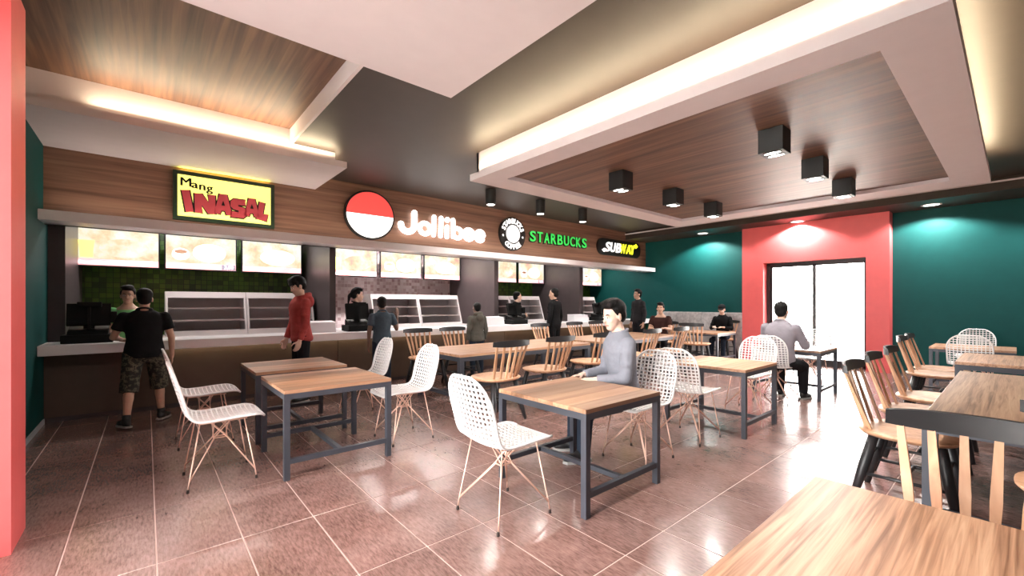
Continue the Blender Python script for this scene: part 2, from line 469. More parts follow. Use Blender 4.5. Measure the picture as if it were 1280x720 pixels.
# right tray with walnut inset
ZT = 3.16; OX0, OX1, OY0, OY1 = 3.46, 9.10, .235, 4.98; IX0, IX1, IY0, IY1 = 3.79, 8.57, .60, 4.56
s3 = MB()
for a in ((OX0, OX1, OY0, IY0), (OX0, OX1, IY1, OY1), (OX0, IX0, IY0, IY1), (IX1, OX1, IY0, IY1)): s3.box(*a, ZT, ZT + .09)
rr = .07
for a in ((OX0 + rr, OX1 - rr, OY0 + rr, OY0 + rr + .05), (OX0 + rr, OX1 - rr, OY1 - rr - .05, OY1 - rr), (OX0 + rr, OX0 + rr + .05, OY0 + rr, OY1 - rr), (OX1 - rr - .05, OX1 - rr, OY0 + rr, OY1 - rr)): s3.box(*a, ZT + .09, ZC)
struct(s3.build('ceiling_tray', M_white), 'large white ceiling frame around the walnut inset with lamps', 'ceiling')
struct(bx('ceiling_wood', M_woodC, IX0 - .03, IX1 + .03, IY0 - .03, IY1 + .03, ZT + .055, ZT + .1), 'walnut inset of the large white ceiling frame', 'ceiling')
# soffit along the right wall
so = MB(); so.box(10.87, XR, YN, YF, 3.33, ZC)
struct(so.build('ceiling_soffit', M_darkceil), 'dark soffit with round downlights along the teal wall', 'ceiling')
struct(bx('trim_3', M_white, 10.83, 10.87, YN, YF, 3.47, 3.495), 'thin pale trim line on the soffit edge', 'trim')

WARM = (1, .80, .52)


def led(label, x0, x1, y0, y1, z, tilt_axis, power, rot):
    o = tag(bx('led_strip', M_led, x0, x1, y0, y1, z, z + .012), label, 'light strip', 'cove light strips')
    l = area_light('cove_light', ((x0 + x1) / 2, (y0 + y1) / 2, z + .03), rot, max(x1 - x0, .03), max(y1 - y0, .03), power, WARM)
    l.parent = o
    return o


led('warm light strip in the cove above the yellow sign', -.45, 1.98, 6.10, 6.13, ZS + .084, 0, 26, (-(PI - .5), 0, 0))
led('warm light strip on the end of the left tray', 2.05, 2.08, 6.2, 7.3, ZS + .084, 0, 4, (PI, 0, 0))
led('warm light strip along the counter-parallel near edge of the big frame', OX0 + .05, OX1 - .05, OY0 + .025, OY0 + .05, ZT + .09, 0, 75, (-(PI - .6), 0, 0))
led('warm light strip along the left edge of the big frame', OX0 + .025, OX0 + .05, OY0 + .06, OY1 - .06, ZT + .09, 0, 64, (0, PI - .6, 0))
led('warm light strip along the counter edge of the big frame', OX0 + .05, OX1 - .05, OY1 - .05, OY1 - .025, ZT + .09, 0, 9, (PI - .6, 0, 0))
led('warm light strip along the far edge of the big frame', OX1 - .05, OX1 - .025, OY0 + .06, OY1 - .06, ZT + .09, 0, 14, (0, PI + .6, 0))


def spot(loc, power, size, blend, col=(1, .95, .88), radius=.04, parent=None, tilt=(0, 0)):
    l = bpy.data.lights.new('lamp_light', 'SPOT'); l.energy = power; l.spot_size = math.radians(size); l.spot_blend = blend; l.color = col; l.shadow_soft_size = radius
    o = bpy.data.objects.new('lamp_light', l); C.objects.link(o)
    if parent: o.parent = parent
    o.location = loc; o.rotation_euler = (tilt[0], tilt[1], 0)
    return o


# double cube lamps under the walnut inset
zb = ZT + .055; S = .115
names = {(0, 0): 'largest black cube lamp, nearest in the row by the right wall side', (1, 0): 'black twin cube lamp, middle of the near row under the walnut inset',
         (2, 0): 'black twin cube lamp, farthest of the near row, closest to the red portal', (0, 1): 'black twin cube lamp on the counter side, nearest the frame corner',
         (1, 1): 'black twin cube lamp, middle of the counter-side row', (2, 1): 'black twin cube lamp, farthest of the counter-side row'}
for ix, x in enumerate((4.90, 6.27, 7.63)):
    for iy, y in enumerate((1.61, 3.48)):
        t = thing('ceiling_lamp', names[(ix, iy)], 'ceiling lamp', (x, y, zb), 0, 'twin cube ceiling lamps')
        m = MB(); m.box(-S, S, -S, S, -.24, 0)
        m.build('housing', M_blackmetal, t, bevel=.004)
        for s in (-1, 1):
            e = MB().lathe([(.039, -.2455), (.043, -.2455), (.043, -.238), (.039, -.238)], 20, (0, 0, 0), None, True); e.v = [(a + s * .055, b * 2.0, c) for a, b, c in e.v]; e.build('ring', M_blackmetal, t)
            e = MB().lathe([(.0, -.2445), (.038, -.2445), (.038, -.238), (.0, -.238)], 20, (0, 0, 0)); e.v = [(a * 1.0 + s * .055, b * 2.0, c) for a, b, c in e.v]
            e.build('lens', M_lens, t)
        spot((0, 0, -.26), 225, 165, 1.0, parent=t, radius=.06)
# cylinder lamps by the counter
for k, x in enumerate((4.86, 6.14, 7.46)):
    t = thing('ceiling_lamp', ['black cylinder lamp left of the round badge, nearest the big frame corner', 'black cylinder lamp above the green letters, middle of three', 'black cylinder lamp above the green letters, farthest of three'][k], 'ceiling lamp', (x, 6.32, ZC), 0, 'cylinder ceiling lamps')
    MB().lathe([(.0, -.28), (.085, -.28), (.10, -.272), (.10, -.004), (.095, 0), (0, 0)], 24).build('housing', M_blackmetal, t, smooth=True)
    MB().lathe([(.0, -.284), (.07, -.284), (.07, -.279), (0, -.279)], 20).build('lens', M_lens, t)
    spot((0, 0, -.3), 160, 160, 1.0, parent=t, radius=.05)
# round downlights in the soffit by the right wall
for k, y in enumerate((5.5, 3.28, 1.06, -1.16)):
    t = thing('downlight', ['round recessed downlight in the soffit above the stone wainscot', 'round recessed downlight in the soffit above the red portal', 'round recessed downlight in the soffit right of the red portal', 'round recessed downlight in the soffit above the far right corner'][k], 'downlight', (11.45, y, 3.33), 0, 'soffit downlights')
    MB().lathe([(.115, -.008), (.15, -.008), (.15, 0), (.115, 0)], 28, (0, 0, 0), None, True).build('trim_ring', M_white, t)
    MB().lathe([(0, -.006), (.115, -.006), (.115, -.002), (0, -.002)], 28).build('lens', M_lensD, t)
    spot((0, 0, -.03), 330, 146, .34, (1, .98, .94), .02, t, (0, 0))

# unseen fill lamps added out of frame: downlights in the near white slab
for k, (x, y) in enumerate(((-.2, 1.7), (.8, 1.7), (1.8, 1.7), (.2, 6.9), (1.5, 6.9))[:3]):
    t = thing('downlight', ['round downlight in the near white slab, closest to the red pillar', 'round downlight in the middle of the near white slab', 'round downlight at the free end of the near white slab'][k], 'downlight', (x, y, ZS), 0, 'near slab downlights')
    MB().lathe([(.115, -.008), (.15, -.008), (.15, 0), (.115, 0)], 28, (0, 0, 0), None, True).build('trim_ring', M_white, t)
    MB().lathe([(0, -.006), (.115, -.006), (.115, -.002), (0, -.002)], 28).build('lens', M_lensD, t)
    spot((0, 0, -.03), 150, 165, 1.0, (1, .93, .86), .06, t)
for k, x in enumerate((1.2, 4.6)):  # cylinder lamps added out of view to brighten the near tables
    t = thing('ceiling_lamp', ['black cylinder lamp over the near table behind the camera', 'black cylinder lamp over the right long table'][k], 'ceiling lamp', (x, -1.1, ZC), 0, 'near cylinder lamps')
    MB().lathe([(.0, -.28), (.085, -.28), (.10, -.272), (.10, -.004), (.095, 0), (0, 0)], 24).build('housing', M_blackmetal, t, smooth=True)
    MB().lathe([(.0, -.284), (.07, -.284), (.07, -.279), (0, -.279)], 20).build('lens', M_lens, t)
    spot((0, 0, -.3), 70, 140, .7, parent=t, radius=.06)

# ------------------------------------------------------------------ counter, fascia, bays
struct(bx('wall_fascia', M_woodF, XL, XR, YF, YF + .1, 2.4, ZC), 'long walnut fascia carrying the shop signs', 'wall')
struct(bx('trim_4', M_worktop, XL, XR - .03, 7.19, YF + .1, 2.40, 2.52, bevel=.004), 'long white ledge under the walnut fascia', 'ledge')
struct(MB().box(XL, XR, YB, YB + .1, 0, 3.0).build('wall_back', M_partition), 'back wall of the food stalls', 'wall')
struct(bx('ceiling_stalls', M_partition, XL, XR, YF + .1, YB, 2.95, 3.0), 'dark ceiling inside the food stalls', 'ceiling')
parts = [(-.943, -.79), (2.456, 2.56), (6.14, 6.26), (9.14, 9.28)]
for k, (a, b_) in enumerate(parts):
    struct(bx('wall_partition', M_partition, a, b_, 7.85, YB, 0, 2.95), ['dark partition at the left end of the stalls', 'dark partition between first and second stall', 'dark partition between second and third stall', 'dark partition between third and last stall'][k], 'wall')
bays = [(-.79, 2.456), (2.56, 6.14), (6.26, 9.14), (9.28, XR)]
for k, (a, b_) in enumerate(bays):
    struct(bx('wall_backsplash', [M_greenm, M_pinkm, M_greenm, M_greenm][k], a, b_, YB - .03, YB, .0, 2.95), ['green mosaic back wall of the first stall', 'pink and white mosaic back wall of the second stall', 'green mosaic back wall of the third stall', 'green mosaic back wall of the last stall'][k], 'wall')
t = thing('service_counter', 'long brown service counter below the white worktop', 'counter', (0, 0, 0))
xs = [XL, 2.5, 6.2, 9.2, XR]
for a, b_ in zip(xs, xs[1:]): bx('front_panel', M_counterbody, a + .003, b_ - .003, YF, YF + .03, .06, .84, t, bevel=.002)
bx('plinth', M_partition, XL, XR, YF + .012, YF + .05, 0, .06, t)
bx('carcass', M_counterbody, XL, XR, YF + .05, 7.74, .0, .84, t)
tag(bx('worktop', M_worktop, XL, XR - .02, 7.155, 7.78, .84, .96, bevel=.006), 'long white worktop on the brown service counter', 'worktop')
o = tag(bx('led_strip', M_led, .1, XR - .1, 7.50, 7.53, .828, .84), 'warm light strip under the white worktop', 'light strip')
o2 = tag(bx('led_strip', M_led, XL + .05, XR - .1, 7.30, 7.33, 2.52, 2.532), 'light strip lying on the white ledge below the signs', 'light strip')  # hidden strip added to brighten the fascia and the tray above
area_light('ledge_light', (5.4, 7.33, 2.545), (PI, 0, 0), 12.4, .05, 30, (1, .90, .80)).parent = o2
area_light('counter_light', (6, 7.44, .83), (math.radians(25), 0, 0), 11.6, .04, 7, WARM).parent = o

# lamps inside the stalls, above the screens
for k, (a, b_) in enumerate(bays):
    t = thing('stall_lamp', ['long ceiling lamp inside the first stall', 'long ceiling lamp inside the second stall', 'long ceiling lamp inside the third stall', 'long ceiling lamp inside the last stall'][k], 'ceiling lamp', ((a + b_) / 2, 8.6, 2.95), 0, 'stall ceiling lamps')
    w = (b_ - a) * .35
    bx('housing', M_white, -w, w, -.09, .09, -.03, 0, t); bx('diffuser', M_lensD, -w + .02, w - .02, -.07, .07, -.034, -.03, t)
    l = area_light('stall_light', (0, 0, -.05), (0, 0, 0), 2 * w, .14, (58, 165, 44, 44)[k], (1, .95, .92)); l.parent = t
# back counters and display cases
def display_case(x0, x1, label):
    y0, z0 = 8.42, .93; w = x1 - x0; t = thing('display_case', label, 'display case', (x0, y0, z0), 0, 'white slanted display cases')
    side = [(0, 0), (.62, 0), (.62, .70), (.24, .70)]
    for s in (0, w - .03):
        MB().prism(side, lambda a, b, d: (d, a, b), s, s + .03).build('side_panel', M_shelf, t)
    bx('back_panel', M_shelfback, .03, w - .03, .6, .62, .0, .70, t)
    bx('top_panel', M_shelf, .03, w - .03, .24, .62, .67, .70, t)
    MB().prism([(.0, .0), (.025, .0), (.05, .075), (.025, .075)], lambda a, b, d: (d, a, b), .03, w - .03).build('front_rail', M_shelf, t)
    MB().prism([(.205, .60), (.235, .60), (.265, .70), (.24, .70)], lambda a, b, d: (d, a, b), .03, w - .03).build('header', M_shelf, t)
    bx('shelf', M_shelfback, .03, w - .03, .03, .6, .0, .02, t)
    for z in (.22, .42): bx('shelf', M_shelf, .03, w - .03, z * .37, .6, z, z + .022, t)
    return t


for k, (a, b_) in enumerate(((-.79, 2.456), (2.56, 6.14), (6.26, 9.14), (9.28, XR))):
    tag(bx('back_counter', M_shelf, a + .02, b_ - .02, 8.40, 9.1, 0, .928, bevel=.004), ['white back counter of the first stall', 'white back counter of the second stall', 'white back counter of the third stall', 'white back counter of the last stall'][k], 'counter', 'white back counters')
for x0, x1, lb in ((.22, 1.30, 'white display case beside the boy in the black t-shirt'), (1.31, 2.38, 'white display case behind the red hoodie'),
                   (3.52, 4.58, 'white display case beyond the boy raising his hand'), (4.59, 5.65, 'white display case right of the boy raising his hand'),
                   (6.28, 7.24, 'white display case left of the black-clad cashier'), (7.25, 8.36, 'white display case right of the black-clad cashier'), (9.72, 10.78, 'white display case in the last stall')):
    display_case(x0, x1, lb)


def text_mesh(s, size, ext, off=0., shear=0., width=None, height=None, space=1.):
    cu = bpy.data.curves.new('txt', 'FONT'); cu.body = s; cu.size = size; cu.extrude = ext; cu.offset = off; cu.shear = shear; cu.space_character = space
    cu.align_x = 'CENTER'; cu.align_y = 'CENTER'; cu.resolution_u = 4
    ob = bpy.data.objects.new('txt', cu); C.objects.link(ob)
    dg = bpy.context.evaluated_depsgraph_get(); me = bpy.data.meshes.new_from_object(ob.evaluated_get(dg))
    bpy.data.objects.remove(ob); bpy.data.curves.remove(cu)
    xs = [v.co.x for v in me.vertices]; zs = [v.co.y for v in me.vertices]
    cx, cy = (min(xs) + max(xs)) / 2, (min(zs) + max(zs)) / 2
    sx = (width / (max(xs) - min(xs))) if width else 1.; sy = (height / (max(zs) - min(zs))) if height else (sx if width else 1.)
    if not width and height: sx = sy
    for v in me.vertices: v.co.x = (v.co.x - cx) * sx; v.co.y = (v.co.y - cy) * sy
    return me


def put_text(name, me, mat, parent, x, y, z, rot=0.):
    me.name = name; me.materials.clear(); me.materials.append(mat)
    o = link(name, me, parent); o.location = (x, y, z)
    o.rotation_euler = (Matrix.Rotation(PI / 2, 3, 'X') @ Matrix.Rotation(rot, 3, 'Z')).to_euler()
    return o


# menu screens
M_bezel = pmat('screen_bezel', (.004, .004, .006), .3)
M_scr = [screen_mat('menu_picture_a', 0.3, 1.08), screen_mat('menu_picture_b', 5.1, 1.08), screen_mat('menu_picture_c', 9.4, 1.08)]
M_strip = emat('menu_pink_strip', (.95, .45, .46), 1.15); M_tx = emat('menu_white_text', (1, 1, 1), 1.6); M_price = emat('menu_price_patch', (.25, .22, .28), .6)
M_plate = emat('menu_plate', (1., .88, .62), 1.2); M_cup = emat('menu_cup_rim', (1, 1, 1), 1.05); M_coffee = emat('menu_coffee', (.30, .16, .10), .5); M_juice = emat('menu_juice', (1., .80, .22), 1.3)
captions = [('1 Pastelzinho + 1 Refresco', '5,00'), ('1 pão de queijo + 1 Café', '3,00'), ('10 Coxinhas', '5,00')]
capm = {}
for i, (a, b_) in enumerate(captions): capm[i] = (text_mesh(a, .07, .001), text_mesh(b_, .085, .001, .001))


def disc(cx, cz, rx, rz, n=22): return [(cx + rx * math.cos(2 * PI * i / n), cz + rz * math.sin(2 * PI * i / n)) for i in range(n)]


def screen(x0, kind, label):
    w, h = 1.03, .60; t = thing('menu_screen', label, 'screen', (x0, 9.2, 2.01), 0, 'menu screens above the stalls')
    bx('bezel', M_bezel, 0, w, 0, .05, 0, h, t, bevel=.004)
    p = bx('picture', M_scr[kind], .02, w - .02, -.002, .0, .02, h - .02, t)
    F = lambda a, b, d: (a, d, b)
    MB().prism([(.02, .02), (w - .02, .02), (w - .02, .12), (.02, .12)], F, -.004, -.002).build('caption_strip', M_strip, p)
    if kind == 1:
        MB().prism(disc(.62, .31, .24, .16), F, -.004, -.002).build('plate', M_plate, p)
        MB().prism(disc(.22, .27, .12, .10), F, -.004, -.002).build('cup', M_cup, p); MB().prism(disc(.22, .31, .09, .035), F, -.006, -.004).build('coffee', M_coffee, p)
        MB().prism([(w - .23, .025), (w - .025, .025), (w - .025, .115), (w - .23, .115)], F, -.006, -.004).build('price_patch', M_price, p)
    else:
        MB().prism(disc(.60, .30, .30, .15), F, -.004, -.002).build('plate', M_plate if kind == 2 else M_scr[2], p)
        if kind == 0: MB().prism([(.09, .14), (.23, .14), (.25, .40), (.07, .40)], F, -.006, -.004).build('juice_glass', M_juice, p)
    put_text('caption', capm[kind][0].copy(), M_tx, p, .40, -.006, .07)['kind'] = 'stuff'; put_text('price', capm[kind][1].copy(), M_tx, p, w - .125, -.008, .07)['kind'] = 'stuff'
    hang = MB(); hang.tube([(.25, .03, h - .01), (.25, .03, .94)], .012, 8); hang.tube([(w - .25, .03, h - .01), (w - .25, .03, .94)], .012, 8)
    hang.build('hanger', M_bezel, t)


ordn = ['leftmost', 'middle', 'right']
for k, xs in enumerate(([-.862, .222, 1.32], [2.87, 3.965, 5.06], [6.965, 8.06], [9.725, 10.82])):
    st = ['first stall with the green mosaic', 'second stall with pink mosaic', 'third stall behind the black-clad cashier', 'last stall near the teal wall'][k]
    for i, x in enumerate(xs):
        kind = i if len(xs) == 3 else i
        nm = ordn[i] if len(xs) == 3 else ('left', 'right')[i]
        screen(x, kind, f'{nm} glowing menu screen of the {st}')


# cash registers
def register(x, y, rz, label):
    t = thing('cash_register', label, 'cash register', (x, y, .96), rz, 'black cash registers')
    bx('cash_drawer', M_blackplastic, -.23, .23, -.18, .18, 0, .10, t, bevel=.006)
    MB().prism([(-.15, .10), (.15, .10), (.15, .20), (-.10, .14)], lambda a, b, d: (d, a, b), -.18, .18).build('body', M_blackplastic, t)
    bx('neck', M_blackplastic, -.05, .05, .03, .09, .16, .30, t)
    MB().prism([(.0, .22), (.04, .20), (.10, .46), (.06, .48)], lambda a, b, d: (d, a, b), -.2, .2).build('monitor', M_blackplastic, t)
    bx('customer_display', M_blackplastic, -.10, .12, -.06, -.01, .44, .50, t, bevel=.004); bx('pole', M_blackplastic, -.01, .02, -.05, -.02, .16, .45, t)
    bx('card_reader', M_blackplastic, .2, .26, -.05, .02, .24, .38, t, bevel=.004)
    return t


register(-.55, 7.50, .0, 'black cash register at the left end of the white worktop')
register(2.84, 7.52, .0, 'black cash register beside the ponytailed cashier')
register(6.52, 7.54, .0, 'black cash register left of the arms-folded cashier')
register(9.62, 7.55, .0, 'black cash register in front of the last display case')
for x0, x1, lb in ((2.03, 2.43, 'white box on the worktop right of the red hoodie'), (5.57, 6.10, 'white box on the worktop beside the hooded boy'), (8.45, 9.0, 'white box on the worktop right of the man in black')):
    t = thing('counter_box', lb, 'box', (x0, 7.42, .96), 0, 'white boxes on the worktop')
    w = x1 - x0
    MB().prism([(0, 0), (.26, 0), (.26, .17), (.03, .15)], lambda a, b, d: (d, a, b), 0, w).build('body', M_card, t, bevel=.004)
    MB().prism([(.02, .153), (.265, .173), (.265, .185), (.02, .165)], lambda a, b, d: (d, a, b), -.005, w + .005).build('lid', M_card, t)

# ------------------------------------------------------------------ signs on the fascia
YS = YF
E_yel = emat('lit_yellow_panel', (1., .93, .22), 1.3); M_dgreen = pmat('dark_green_frame', (.010, .028, .012), .4)
M_signred = emat('sign_red_letter', (.42, .05, .06), .35); M_ink = pmat('black_ink', (.006, .005, .005), .5)
E_white = emat('lit_white_letter', (1, .97, .95), 4.0); E_green = emat('lit_green_letter', (.04, .55, .09), .95); E_yletter = emat('lit_yellow_letter', (.95, .95, .03), 1.6)
E_whiteS = emat('lit_white_soft', (1, .98, .97), 1.35); E_redS = emat('lit_red_face', (.85, .09, .08), .7); M_grey = emat('badge_grey', (.35, .35, .36), .4)
# yellow sign
t = thing('yellow_sign', 'yellow lit sign with dark green frame and red block letters', 'sign', (0, YS, 0))
xa, xb, za, zc_ = .272, 1.51, 2.60, 3.275
g = MB(); b = .05
g.box(xa, xb, -.09, 0, za, za + b); g.box(xa, xb, -.09, 0, zc_ - b, zc_); g.box(xa, xa + b, -.09, 0, za + b, zc_ - b); g.box(xb - b, xb, -.09, 0, za + b, zc_ - b)
g.build('frame', M_dgreen, t)
bx('lit_panel', E_yel, xa + b, xb - b, -.07, -.01, za + b, zc_ - b, t)
for i, ch in enumerate('Mang'):
    for dx in (-.005, .005): put_text('letter', text_mesh(ch, .12, .003, 0., width=(.115, .07, .065, .07)[i], height=(.115, .075, .075, .105)[i]), M_ink, t, (.415, .515, .60, .685)[i] + dx, -.074, (3.13, 3.108, 3.108, 3.093)[i] - .012 * i)
gl = [('I', .432, .125, .30, .16, .0), ('N', .632, .24, .27, .02, -.01), ('A', .845, .225, .29, .0, .015), ('S', 1.035, .21, .27, .0, -.02), ('A', 1.205, .20, .27, .0, .02), ('L', 1.355, .14, .27, -.16, -.02)]
BLOCK = {'I': [(.15, 0), (.85, 0), (.85, 1), (.15, 1)], 'L': [(0, 0), (1, 0), (1, .38), (.52, .36), (.52, 1), (0, 1)],
         'N': [(0, 0), (.34, 0), (.34, .42), (.62, 0), (1, 0), (1, 1), (.66, 1), (.66, .58), (.36, 1), (0, 1)],
         'A': [(0, 0), (.34, 0), (.40, .17), (.60, .17), (.66, 0), (1, 0), (.70, 1), (.30, 1)],
         'S': [(.02, .0), (.80, .0), (1, .16), (1, .42), (.84, .56), (.48, .62), (.48, .70), (.92, .70), (.90, 1), (.22, 1), (.02, .84), (.02, .58), (.18, .44), (.52, .38), (.52, .30), (.0, .30)]}
for ch, x, w, h, rot, dz in gl:
    cr, sr = math.cos(rot), math.sin(rot)
    pts = []
    for a, b_ in BLOCK[ch]:
        a = (a - .5) * w; b_ = (b_ - .5) * h; pts.append((x + a * cr - b_ * sr, 2.865 + dz + a * sr + b_ * cr))
    q = MB(); q.tube([(a, -.074, b_) for a, b_ in pts], .017, 6, closed=True); q.build('letter_outline', M_ink, t)
    MB().prism(pts, lambda a, b_, d: (a, d, b_), -.094, -.07).build('letter', M_signred, t)
    if ch == 'A':
        MB().prism([(x - .022, 2.865 + dz - .02), (x + .022, 2.865 + dz - .02), (x, 2.865 + dz + .05)], lambda a, b_, d: (a, d, b_), -.097, -.094).build('letter_counter', M_ink, t)
l = area_light('sign_glow', (.9, YS - .04, 3.30), (PI, 0, 0), 1.1, .04, 2.2, (1., .9, .15)); l.parent = t; l.location = (.9, -.04, 3.285)
# plain round lit board left of the white letters (the character on it is left out)
t = thing('round_sign', 'round lit sign board, red above white, with black rim', 'sign', (3.05, YS, 3.02))
MB().prism(disc(0, 0, .46, .44, 48), lambda a, b, d: (a, d, b), -.05, 0).build('backing', M_ink, t)
MB().prism([p for p in disc(0, 0, .425, .405, 64) if p[1] <= .001], lambda a, b, d: (a, d, b), -.075, -.05).build('white_face', E_whiteS, t)
MB().prism([p for p in disc(0, 0, .425, .405, 64) if p[1] >= -.001], lambda a, b, d: (a, d, b), -.075, -.05).build('red_face', E_redS, t)
# white rounded letters
t = thing('letter_sign', 'glowing white rounded letters on the walnut fascia', 'sign', (0, YS, 0))
word = 'Jollibee'; xs = [3.56, 3.99, 4.27, 4.43, 4.575, 4.75, 5.03, 5.33]; ws = [.42, .31, .14, .14, .14, .30, .31, .29]
for ch, x, w in zip(word, xs, ws):
    q = MB(); r = .045; zb_ = 2.76 + r - .012 * (x - 3.5); y = -.045; cx = x + w / 2
    def ringp(a0, a1, rx, rz, zz, n=18): return [(cx + rx * math.cos(math.radians(a0 + (a1 - a0) * i / n)), y, zz + rz * math.sin(math.radians(a0 + (a1 - a0) * i / n))) for i in range(n + 1)]
    def stroke(p, rad=r):
        q.tube(p, rad, 10); q.ell(p[0], (rad,) * 3, None, 10, 6); q.ell(p[-1], (rad,) * 3, None, 10, 6)
    if ch == 'J': stroke([(x + .36, y, zb_ + .37), (x + .36, y, zb_ + .14)] + [(x + .22 + .14 * math.cos(a), y, zb_ + .13 + .13 * math.sin(a)) for a in [-PI * i / 10 for i in range(11)]], .058)
    elif ch == 'o': q.tube(ringp(0, 342, w / 2 - r, .105, zb_ + .105, 19), r, 10, closed=True)
    elif ch == 'l': stroke([(cx, y, zb_), (cx + .012, y, zb_ + .36)])
    elif ch == 'i': stroke([(cx, y, zb_), (cx + .006, y, zb_ + .20)]); q.ell((cx + .012, y, zb_ + .345), (.055, .055, .055), None, 12, 8)
    elif ch == 'b': stroke([(x + r, y, zb_ + .02), (x + r, y, zb_ + .36)]); q.tube(ringp(0, 342, w / 2 - r, .10, zb_ + .10, 19), r, 10, closed=True)
    else: stroke(ringp(8, 318, w / 2 - r, .105, zb_ + .105)); stroke([(cx - w / 2 + r, y, zb_ + .10), (cx + w / 2 - r, y, zb_ + .12)], .032)
    q.build('letter', E_white, t, smooth='all')
# round black badge
t = thing('badge_sign', 'round black badge sign with white ring lettering', 'sign', (6.4, YS, 3.03))
MB().prism(disc(0, 0, .385, .385, 48), lambda a, b, d: (a, d, b), -.06, 0).build('backing', M_ink, t)
MB().prism(disc(0, 0, .215, .215, 40), lambda a, b, d: (a, d, b), -.068, -.06).build('inner_ring', M_grey, t)
MB().prism(disc(0, 0, .195, .195, 40), lambda a, b, d: (a, d, b), -.074, -.068).build('inner_disc', E_whiteS, t)
for rx in (.05, .09, .13):
    for s in (-1, 1):
        pts = [(s * rx * (1.0 + .12 * math.sin(5 * q)), .12 - .24 * q) for q in [i / 10 for i in range(11)]]
        MB().tube([(a, -.075, b) for a, b in pts], .006, 4).build('wave_line', M_grey, t)
for word, r, a0, a1, flip in (('STARBUCKS', .295, 158, 22, False), ('COFFEE', .295, 232, 308, True)):
    for i, ch in enumerate(word):
        a = math.radians(a0 + (a1 - a0) * i / (len(word) - 1))
        put_text('letter', text_mesh(ch, .1, .004, .003, height=.115), E_whiteS, t, r * math.cos(a), -.066, r * math.sin(a), a - PI / 2 + (PI if flip else 0))
for s in (-1, 1):
    MB().prism([(s * .295 + (.03 if i % 2 == 0 else .013) * math.sin(PI * i / 5), -.055 + (.03 if i % 2 == 0 else .013) * math.cos(PI * i / 5)) for i in range(10)], lambda a, b, d: (a, d, b), -.07, -.06).build('star', E_whiteS, t)
# green letters
t = thing('letter_sign', 'glowing green capital letters beside the round badge', 'sign', (0, YS, 0))
word = 'STARBUCKS'; n = len(word); x0, x1 = 6.92, 9.04
for i, ch in enumerate(word):
    x = x0 + (x1 - x0) * (i + .5) / n
    put_text('letter_backing', text_mesh(ch, .3, .02, .006, width=.215, height=.275), M_ink, t, x + .008, -.022, 3.035)
    put_text('letter', text_mesh(ch, .3, .008, .0035, width=.185, height=.25), E_green, t, x, -.052, 3.045)
# pill sign
t = thing('pill_sign', 'black pill-shaped sign with white and yellow slanted letters', 'sign', (10.52, YS, 3.035))
pill = [(.80 + .235 * math.cos(a), .235 * math.sin(a)) for a in [(-PI / 2 + PI * i / 14) for i in range(15)]] + [(-.80 + .235 * math.cos(a), .235 * math.sin(a)) for a in [(PI / 2 + PI * i / 14) for i in range(15)]]
MB().prism(pill, lambda a, b, d: (a, d, b), -.06, 0).build('backing', M_ink, t)
for i, ch in enumerate('SUBWAY'):
    x = -.60 + i * .245
    put_text('letter', text_mesh(ch, .3, .012, .0035, .2, width=.29 if ch == 'W' else .235, height=.27), E_whiteS if i < 3 else E_yletter, t, x, -.072, 0.)
F = lambda a, b, d: (a, d, b)
MB().prism([(-.86, -.10), (-.76, -.16), (-.76, -.135), (-.68, -.135), (-.68, -.085), (-.76, -.085), (-.76, -.045)], F, -.085, -.06).build('arrow', E_whiteS, t)
MB().prism([(.62, .09), (.76, .09), (.76, .05), (.86, .12), (.76, .19), (.76, .15), (.66, .15)], F, -.085, -.06).build('arrow', E_yletter, t)


# ------------------------------------------------------------------ tables
def square_table(label, x0=0, y0=0, group='square wooden tables', sx=.92, sy=.93):
    t = thing('square_table', label, 'table', (x0, y0, 0), 0, group)
    n = 6; w = sy / n
    kk = int(abs(x0 * 7 + y0 * 3))
    for i in range(n): bx('plank', M_oaks[(0, 2, 1, 0, 3, 1, 2, 0)[(i * 3 + kk) % 8]], 0, sx, i * w + .0008, (i + 1) * w - .0008, TBL - .030, TBL, t, bevel=.0015)
    q = .045; zt = TBL - .030
    f = MB(); f.box(0, sx, 0, q, zt - q, zt); f.box(0, sx, sy - q, sy, zt - q, zt); f.box(0, q, q, sy - q, zt - q, zt); f.box(sx - q, sx, q, sy - q, zt - q, zt)
    f.build('top_frame', M_steel, t)
    for a in (0, sx - q):
        for b_ in (0, sy - q): bx('leg', M_steel, a, a + q, b_, b_ + q, 0, zt - q, t)
    for b_ in (0, sy - q): bx('end_rail', M_steel, q, sx - q, b_ + .004, b_ + q - .004, .13, .13 + q - .005, t)
    bx('centre_rail', M_steel, sx / 2 - q / 2 + .004, sx / 2 + q / 2 - .004, q, sy - q, .132, .168, t)
    return t


def long_table(label, x0, x1, y0, y1):
    t = thing('long_table', label, 'table', (x0, y0, 0), 0, 'long wooden tables')
    sx, sy = x1 - x0, y1 - y0; q = .07
    bx('tabletop', M_oakT, 0, sx, 0, sy, TBL - .035, TBL, t, bevel=.003)
    zt = TBL - .035
    f = MB(); f.box(.0, sx, 0, .05, zt - .06, zt); f.box(0, sx, sy - .05, sy, zt - .06, zt); f.box(0, .05, .05, sy - .05, zt - .06, zt); f.box(sx - .05, sx, .05, sy - .05, zt - .06, zt)
    f.build('apron', M_steel, t)
    for a in (0, sx - q):
        for b_ in (0, sy - q): bx('leg', M_steel, a, a + q, b_, b_ + q, 0, zt - .06, t)
    for a in (.01, sx - q + .01): bx('end_rail', M_steel, a, a + .05, q, sy - q, .12, .17, t)
    bx('centre_rail', M_steel, q - .01, sx - q + .01, sy / 2 - .025, sy / 2 + .025, .122, .168, t)
    return t


